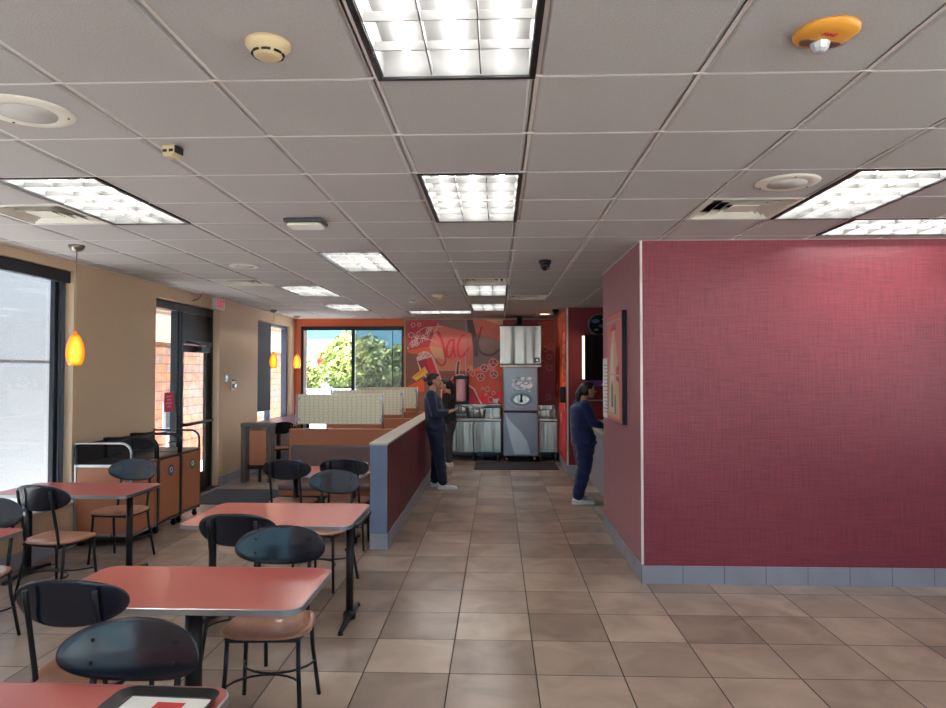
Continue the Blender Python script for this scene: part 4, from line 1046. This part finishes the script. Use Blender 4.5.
pp('grey', [(.05, -.40), (.16, -.40), (.17, -.2), (.1, -.12), (.04, -.2)], 5); pp('grey', [(-.1, -.46), (-.02, -.46), (-.03, -.28), (-.1, -.26)], 5)
pp('sand', [(-.3, -.09), (.35, -.07), (.35, -.055), (-.3, -.075)], 6)
pm.build('print', [mat('poster_'+k, pk[k], .5, var=.12, vscale=9) for k in K], t)
MB().box(-.056, -.046, -.40, .40, .455, .470).build('rail', M['alu'], t)
t = thing('paper_notice', 'white paper notice taped to the red wall beside the canvas picture', 'sign', (XW-.001, 7.62, 1.59))
MB().box(-.004, 0, -.21, .23, -.33, .33).build('sheet', M['paper'], t)
ln = MB()
for i in range(14): ln.box(-.0048, -.004, -.16, .17-.05*((i*7) % 3), .25-i*.04, .258-i*.04)
ln.build('print_line', M['blue'], t)

# ---------------------------------------------------------------- order alcove
t = thing('order_counter', 'grey order counter in the alcove behind the red wall', 'counter', (1.8, 9.9, 0))
MB().box(-.30, .42, -1.95, 1.93, 0, .90).build('cabinet_body', M['base_tile'], t); MB().box(-.36, .45, -1.98, 1.95, .90, .94).build('worktop', M['cap'], t, bev=.006)
t = thing('menu_screen', 'black edged menu board hanging in the alcove above the counter', 'screen', (1.62, 11.7, 1.62))
MB().box(-.13, .5, -.10, .10, 0, .78).build('housing', M['eye'], t, bev=.006)
MB().box(-.155, -.128, -.08, .06, .02, .76).build('lit_edge', mat('screen_lit_edge', (236, 206, 176), .5, emit=.5), t)
t = thing('round_sign', 'round blue and black mirror hanging high in the alcove', 'mirror', (1.76, 11.80, 2.58))
MB().prism(ell(0, 0, .19, .19), -.02, .02, 'y').build('rim', M['frame_grey'], t)
MB().prism(ell(0, 0, .165, .165), -.026, -.019, 'y').build('mirror_glass', M['eye'], t)
rs_ = MB()
for (a, c, r, k) in ((-.06, .06, .07, 0), (.05, -.02, .06, 0), (-.05, -.09, .04, 1), (.08, .09, .035, 1)): rs_.prism(ell(a, c, r, r*.5), -.029, -.026, 'y', k)
rs_.build('painted_reflection', [M['blue'], M['slate']], t)  # flat blue and slate ovals, reflections painted onto the dark disc
t = thing('purple_sign', 'purple banner sign with white marks in the alcove behind the ponytailed person', 'sign', (1.86, 11.62, 1.58))
MB().box(-.32, .3, -.01, .01, -.06, .06).build('panel', mat('purple_vinyl', (122, 62, 150), .5), t)
mm = MB(); mm.prism([(-.10, -.045), (-.02, -.045), (-.04, .03)], -.014, -.01, 'y').prism([(.0, -.045), (.03, -.045), (.045, .045), (.015, .045)], -.014, -.01, 'y'); mm.build('white_mark', M['paper'], t)
MB().box(-.01, .01, .01, .28, -.01, .01).build('bracket', M['black'], t)
t = thing('wall_shelf', 'thin pale shelf on the dark red alcove wall', 'shelf', (1.85, 11.83, 1.27))
MB().box(-.30, .5, -.06, .07, -.01, .01).build('board', M['alu'], t)
t = thing('payment_terminal', 'small grey card terminal on the order counter', 'card terminal', (1.56, 9.62, .941))
MB().prism([(-.09, 0), (.06, 0), (.06, .10), (.0, .12)], -.05, .05, 'y').build('body', M['slate'], t, bev=.006); MB().box(-.03, .03, -.035, .035, .11, .125).build('keypad', M['paper'], t)

# ---------------------------------------------------------------- people
def remesh(name, prims, voxel, mtl, parent, smooth=4, wr=0):
    bm = bmesh.new()
    for pr in prims:
        tmp = bmesh.new()
        for c, r in pr:
            if not hasattr(r, '__len__'): r = (r, r, r)
            mt = Matrix.Translation(Vector(c)) @ Matrix.Diagonal((r[0], r[1], r[2], 1))
            bmesh.ops.create_icosphere(tmp, subdivisions=2 if max(r) < .03 else 3, radius=1, matrix=mt)
        if len(pr) > 1:
            res = bmesh.ops.convex_hull(tmp, input=tmp.verts)
            dead = {e for e in res['geom_interior'] if isinstance(e, bmesh.types.BMVert)}
            bmesh.ops.delete(tmp, geom=list(dead), context='VERTS')
            loose = [v for v in tmp.verts if not v.link_faces]; bmesh.ops.delete(tmp, geom=loose, context='VERTS')
        me = bpy.data.meshes.new('tmp'); tmp.to_mesh(me); tmp.free(); bm.from_mesh(me); bpy.data.meshes.remove(me)
    me = bpy.data.meshes.new(name); bm.to_mesh(me); bm.free()
    o = bpy.data.objects.new(name, me); COL.objects.link(o)
    m = o.modifiers.new('r', 'REMESH'); m.mode = 'VOXEL'; m.voxel_size = voxel; m.use_smooth_shade = True
    s_ = o.modifiers.new('s', 'SMOOTH'); s_.iterations = smooth; s_.factor = .5
    bpy.context.view_layer.update()
    nm = bpy.data.meshes.new_from_object(o.evaluated_get(bpy.context.evaluated_depsgraph_get()))
    o.modifiers.clear(); o.data = nm; nm.materials.clear(); nm.materials.append(mtl)
    if wr:
        for v in nm.vertices:
            x, y, z = v.co; q = math.sin(z*38+x*14)*math.sin(y*22+z*11)+.6*math.sin(z*70-y*30); v.co += v.normal*wr*q
    for p in nm.polygons: p.use_smooth = True
    o.parent = parent
    return o
def person(name_lb, loc, rz, J, top, bottom, hair, ponytail, bun, fat=1.0):
    """J: joints in local space, facing +x, left side is +y"""
    t = thing('person', name_lb, 'person', loc, rz)
    V = lambda k: Vector(J[k])
    h = V('head'); nk = V('neck'); ch_ = V('chest'); wa = V('waist'); pe = V('pelvis')
    pr = []
    # head
    pr += [[(h+Vector((-.012, 0, .022)), (.092, .074, .092))], [(h+Vector((.025, 0, -.03)), (.062, .058, .07)), (h+Vector((.042, 0, -.078)), (.032, .034, .028))],
           [(h+Vector((.082, 0, .0)), .011), (h+Vector((.104, 0, -.022)), .013)], [(h+Vector((.07, -.02, .018)), .012), (h+Vector((.07, .02, .018)), .012)],
           [(h+Vector((.0, .075, -.01)), (.018, .009, .028))], [(h+Vector((.0, -.075, -.01)), (.018, .009, .028))], [(h+Vector((.078, -.016, -.052)), .009), (h+Vector((.078, .016, -.052)), .009)]]
    pr += [[(h+Vector((-.02, 0, -.05)), .05), (nk, .054)]]
    pr += [[(nk+Vector((0, 0, -.02)), .05), (ch_, (.10, .145, .12))], [(ch_, (.10, .145, .12)), (wa, (.09, .125, .08))], [(wa, (.09, .125, .08)), (pe, (.11, .155, .09))]]
    for s_ in 'LR':
        pr += [[(V('sh'+s_), .052), (V('el'+s_), .037)], [(V('el'+s_), .037), (V('wr'+s_), .024)]]
        pr += [[(V('hip'+s_), .078), (V('kn'+s_), .052)], [(V('kn'+s_), .052), (V('an'+s_), .034)], [(V('an'+s_), .034), (V('an'+s_)+Vector((.10, 0, -.045)), .026)]]
        # hand: palm, four fingers and thumb curling
        w0 = V('wr'+s_); d = V('ha'+s_).normalized(); up = Vector((0, 0, 1)); side = Vector((0, -1 if s_ == 'L' else 1, 0))
        side = (side-d*side.dot(d)).normalized(); nrm = d.cross(side).normalized()
        if nrm.z < 0: nrm = -nrm
        pc = w0+d*.055
        pr += [[(w0+d*.012, (.022, .022, .020)), (pc-side*.022, .015), (pc+side*.022, .015), (w0+d*.085-side*.022, .012), (w0+d*.085+side*.024, .012)]]
        for i, (o_, L_) in enumerate(((-.030, .060), (-.010, .074), (.011, .078), (.031, .070))):
            b0 = w0+d*.088-side*o_; b1 = b0+d*L_*.5+nrm*.010; b2 = b1+d*L_*.28+nrm*.026
            pr += [[(b0, .0095), (b1, .0085)], [(b1, .0085), (b2, .0075)]]
        t0 = w0+d*.03+side*.026; t1 = t0+side*.026+d*.028+nrm*.012; t2 = t1+d*.028+nrm*.012
        pr += [[(t0, .013), (t1, .0105)], [(t1, .0105), (t2, .009)]]
    remesh('body', pr, .0062, M['skin'], t, 2)
    # top
    c = []
    c += [[(nk+Vector((-.005, 0, -.045)), (.062, .07, .03)), (ch_+Vector((0, 0, .05)), (.118, .18, .085))], [(ch_+Vector((0, 0, .05)), (.118, .18, .085)), (ch_+Vector((.012, 0, -.05)), (.128, .165, .08))],
          [(ch_+Vector((.012, 0, -.05)), (.128, .165, .08)), (wa, (.122, .155, .08))], [(wa, (.122, .155, .08)), (pe+Vector((0, 0, -.06)), (.142, .182, .06))]]
    for s_ in 'LR':
        e_ = V('el'+s_); w_ = V('wr'+s_); w2 = w_+(e_-w_)*.10
        c += [[(V('sh'+s_), .070), (e_, .054)], [(e_, .054), (w2, .038)]]
    c = [[(p_, tuple(q*fat for q in rr_[:2])+(rr_[2],) if hasattr(rr_, '__len__') else rr_*(fat*.5+.5)) for p_, rr_ in pr_] for pr_ in c]
    remesh('shirt', c, .009, top, t, 5, .0035)
    c = [[(wa+Vector((0, 0, -.06)), (.118, .15, .05)), (pe, (.135, .172, .09))], [(pe, (.135, .172, .09)), (pe+Vector((-.01, 0, -.07)), (.135, .165, .07))]]
    for s_ in 'LR':
        a = V('an'+s_)+Vector((0, 0, .03)); k = V('kn'+s_)
        c += [[(V('hip'+s_)+Vector((-.01, 0, -.03)), (.115, .098, .1)), (k, .076)], [(k, .076), (a, .062)]]
    c = [[(p_, tuple(q*fat for q in rr_[:2])+(rr_[2],) if hasattr(rr_, '__len__') else rr_*fat) for p_, rr_ in pr_] for pr_ in c]
    remesh('trousers', c, .009, bottom, t, 4, .004)
    for s_ in 'LR':
        a = V('an'+s_); z0 = a.z-.09
        sh = remesh('shoe', [[(a+Vector((-.035, 0, -.045)), (.045, .042, .040)), (a+Vector((.03, 0, -.04)), (.05, .042, .042))], [(a+Vector((.0, 0, -.05)), (.07, .044, .035)), (a+Vector((.17, 0, -.064)), (.05, .045, .026))]], .006, M['shoe'], t, 3)
        MB().prism([(a.x+px_, a.y+py_) for px_, py_ in rrect(-.085, .225, -.046, .046, .04)], z0+.001, z0+.026).build('sole', M['shoe'], sh, bev=.006)
    hp = [[(h+Vector((-.024, 0, .036)), (.094, .082, .086))], [(h+Vector((-.05, 0, -.02)), (.062, .076, .075))], [(h+Vector((.035, 0, .085)), (.05, .06, .026))]]
    if bun: hp += [[(h+Vector((-.135, 0, .02)), (.038, .038, .038))], [(h+Vector((-.10, 0, .02)), .03)]]
    if ponytail: hp += [[(h+Vector((-.10, 0, .03)), .035), (h+Vector((-.14, 0, -.05)), .042)], [(h+Vector((-.14, 0, -.05)), .042), (h+Vector((-.13, 0, -.19)), .028)]]
    hr = remesh('hair', hp, .007, hair, t, 2)
    for s_ in (-1, 1):
        MB().lathe([(0, -.007), (.006, -.004), (.008, 0), (.006, .004), (0, .007)], (h.x+.078, h.y+s_*.030, h.z-.002), n=10).build('eye', M['eye'], t)
        MB().tube([(h.x+.078, h.y+s_*.014, h.z+.022), (h.x+.080, h.y+s_*.03, h.z+.026), (h.x+.068, h.y+s_*.048, h.z+.021)], .0035, 6).build('eyebrow', hair, t)
    MB().tube([(h.x+.078, h.y-.022, h.z-.052), (h.x+.088, h.y, h.z-.051), (h.x+.078, h.y+.022, h.z-.052)], .005, 6, rs=[.002, .0055, .002]).build('mouth', M['lips'], t)
    return t
J1 = dict(head=(-.095, 0, 1.635), neck=(-.12, 0, 1.50), chest=(-.12, 0, 1.30), waist=(-.09, 0, 1.08), pelvis=(-.06, 0, .95),
          shL=(-.13, .17, 1.42), shR=(-.13, -.17, 1.42), elL=(-.08, .20, 1.14), elR=(-.07, -.20, 1.14), wrL=(.13, .08, 1.16), wrR=(.12, -.08, 1.15), haL=(.9, -.35, .25), haR=(.9, .35, .25),
          hipL=(-.06, .09, .90), hipR=(-.06, -.09, .90), knL=(-.06, .10, .50), knR=(.0, -.10, .50), anL=(-.09, .10, .09), anR=(.05, -.10, .09))
person('person in navy scrubs with a hair bun, holding a phone by the half wall', (-.865, 10.37, 0), 0, J1, M['navy'], M['navy'], M['hair'], False, True, 1.16)
t = thing('phone', 'dark phone held by the person in navy scrubs at the half wall', 'phone', (-.615, 10.37, 1.235), 0)
ph = MB().box(-.075, .075, -.037, .037, -.004, .004).build('case', M['black'], t, bev=.003); ph.rotation_euler = (0, R(-28), 0)
MB().box(-.07, .07, -.033, .033, .004, .0048).build('screen', mat('phone_screen', (60, 70, 90), .1, emit=.3), ph)
J2 = dict(head=(.04, 0, 1.52), neck=(.0, 0, 1.38), chest=(-.02, 0, 1.20), waist=(-.02, 0, 1.0), pelvis=(-.02, 0, .88),
          shL=(-.01, .155, 1.31), shR=(-.01, -.155, 1.31), elL=(-.03, .19, 1.05), elR=(-.03, -.19, 1.05), wrL=(.15, .09, 1.08), wrR=(.15, -.09, 1.08), haL=(.9, -.3, .2), haR=(.9, .3, .2),
          hipL=(-.02, .08, .84), hipR=(-.02, -.08, .84), knL=(.0, .10, .47), knR=(.02, -.09, .47), anL=(-.05, .11, .09), anR=(.02, -.10, .09))
person('person in black top and grey trousers standing before the drink counter', (-.93, 12.85, 0), R(172), J2, M['blackcloth'], M['greycloth'], M['hair'], True, False, 1.08)
J3 = dict(head=(.14, 0, 1.52), neck=(.07, 0, 1.40), chest=(.03, 0, 1.21), waist=(.04, 0, 1.0), pelvis=(.08, 0, .88),
          shL=(.05, .165, 1.32), shR=(.05, -.165, 1.32), elL=(.15, .20, 1.09), elR=(.15, -.20, 1.09), wrL=(.33, .12, 1.03), wrR=(.33, -.12, 1.03), haL=(.95, -.2, -.1), haR=(.95, .2, -.1),
          hipL=(.08, .085, .84), hipR=(.08, -.085, .84), knL=(.10, .10, .47), knR=(.06, -.09, .47), anL=(.02, .10, .09), anR=(-.03, -.09, .09))
person('person in blue scrubs with a dark ponytail and white sneakers at the order counter', (1.10, 9.27, 0), R(8), J3, M['navy2'], M['navy2'], M['hair'], True, False, 1.2)

# ---------------------------------------------------------------- light
wd = bpy.data.worlds.new('World'); S.world = wd; wd.use_nodes = True
nt = wd.node_tree; bg = nt.nodes['Background']
tc = nt.nodes.new('ShaderNodeTexCoord'); sp = nt.nodes.new('ShaderNodeSeparateXYZ'); nt.links.new(tc.outputs['Generated'], sp.inputs[0])
rp = nt.nodes.new('ShaderNodeValToRGB'); rp.color_ramp.elements[0].position = 0; rp.color_ramp.elements[1].position = .7
rp.color_ramp.elements[0].color = (.20, .56, .72, 1); rp.color_ramp.elements[1].color = (.46, .60, .86, 1)
nt.links.new(sp.outputs['Z'], rp.inputs[0]); nt.links.new(rp.outputs[0], bg.inputs[0]); bg.inputs[1].default_value = .6
sl = bpy.data.lights.new('sun', 'SUN'); sl.energy = 8.8; sl.angle = R(.6); sl.color = (1, .96, .9)
so = bpy.data.objects.new('sun', sl); COL.objects.link(so); so.rotation_euler = Vector((.2, -.38, 1)).to_track_quat('Z', 'Y').to_euler()

# ---------------------------------------------------------------- camera
cd = bpy.data.cameras.new('camera'); cam = bpy.data.objects.new('camera', cd); COL.objects.link(cam)
cam.location = (0, 0, 1.78); cam.rotation_euler = (R(91.43), 0, R(2.02)); cd.sensor_width = 36; cd.lens = 36*680/946; cd.clip_end = 300
S.camera = cam
S.view_settings.view_transform = 'Standard'; S.view_settings.look = 'None'; S.view_settings.gamma = 1; S.view_settings.exposure = 2.3
S.view_settings.use_curve_mapping = False
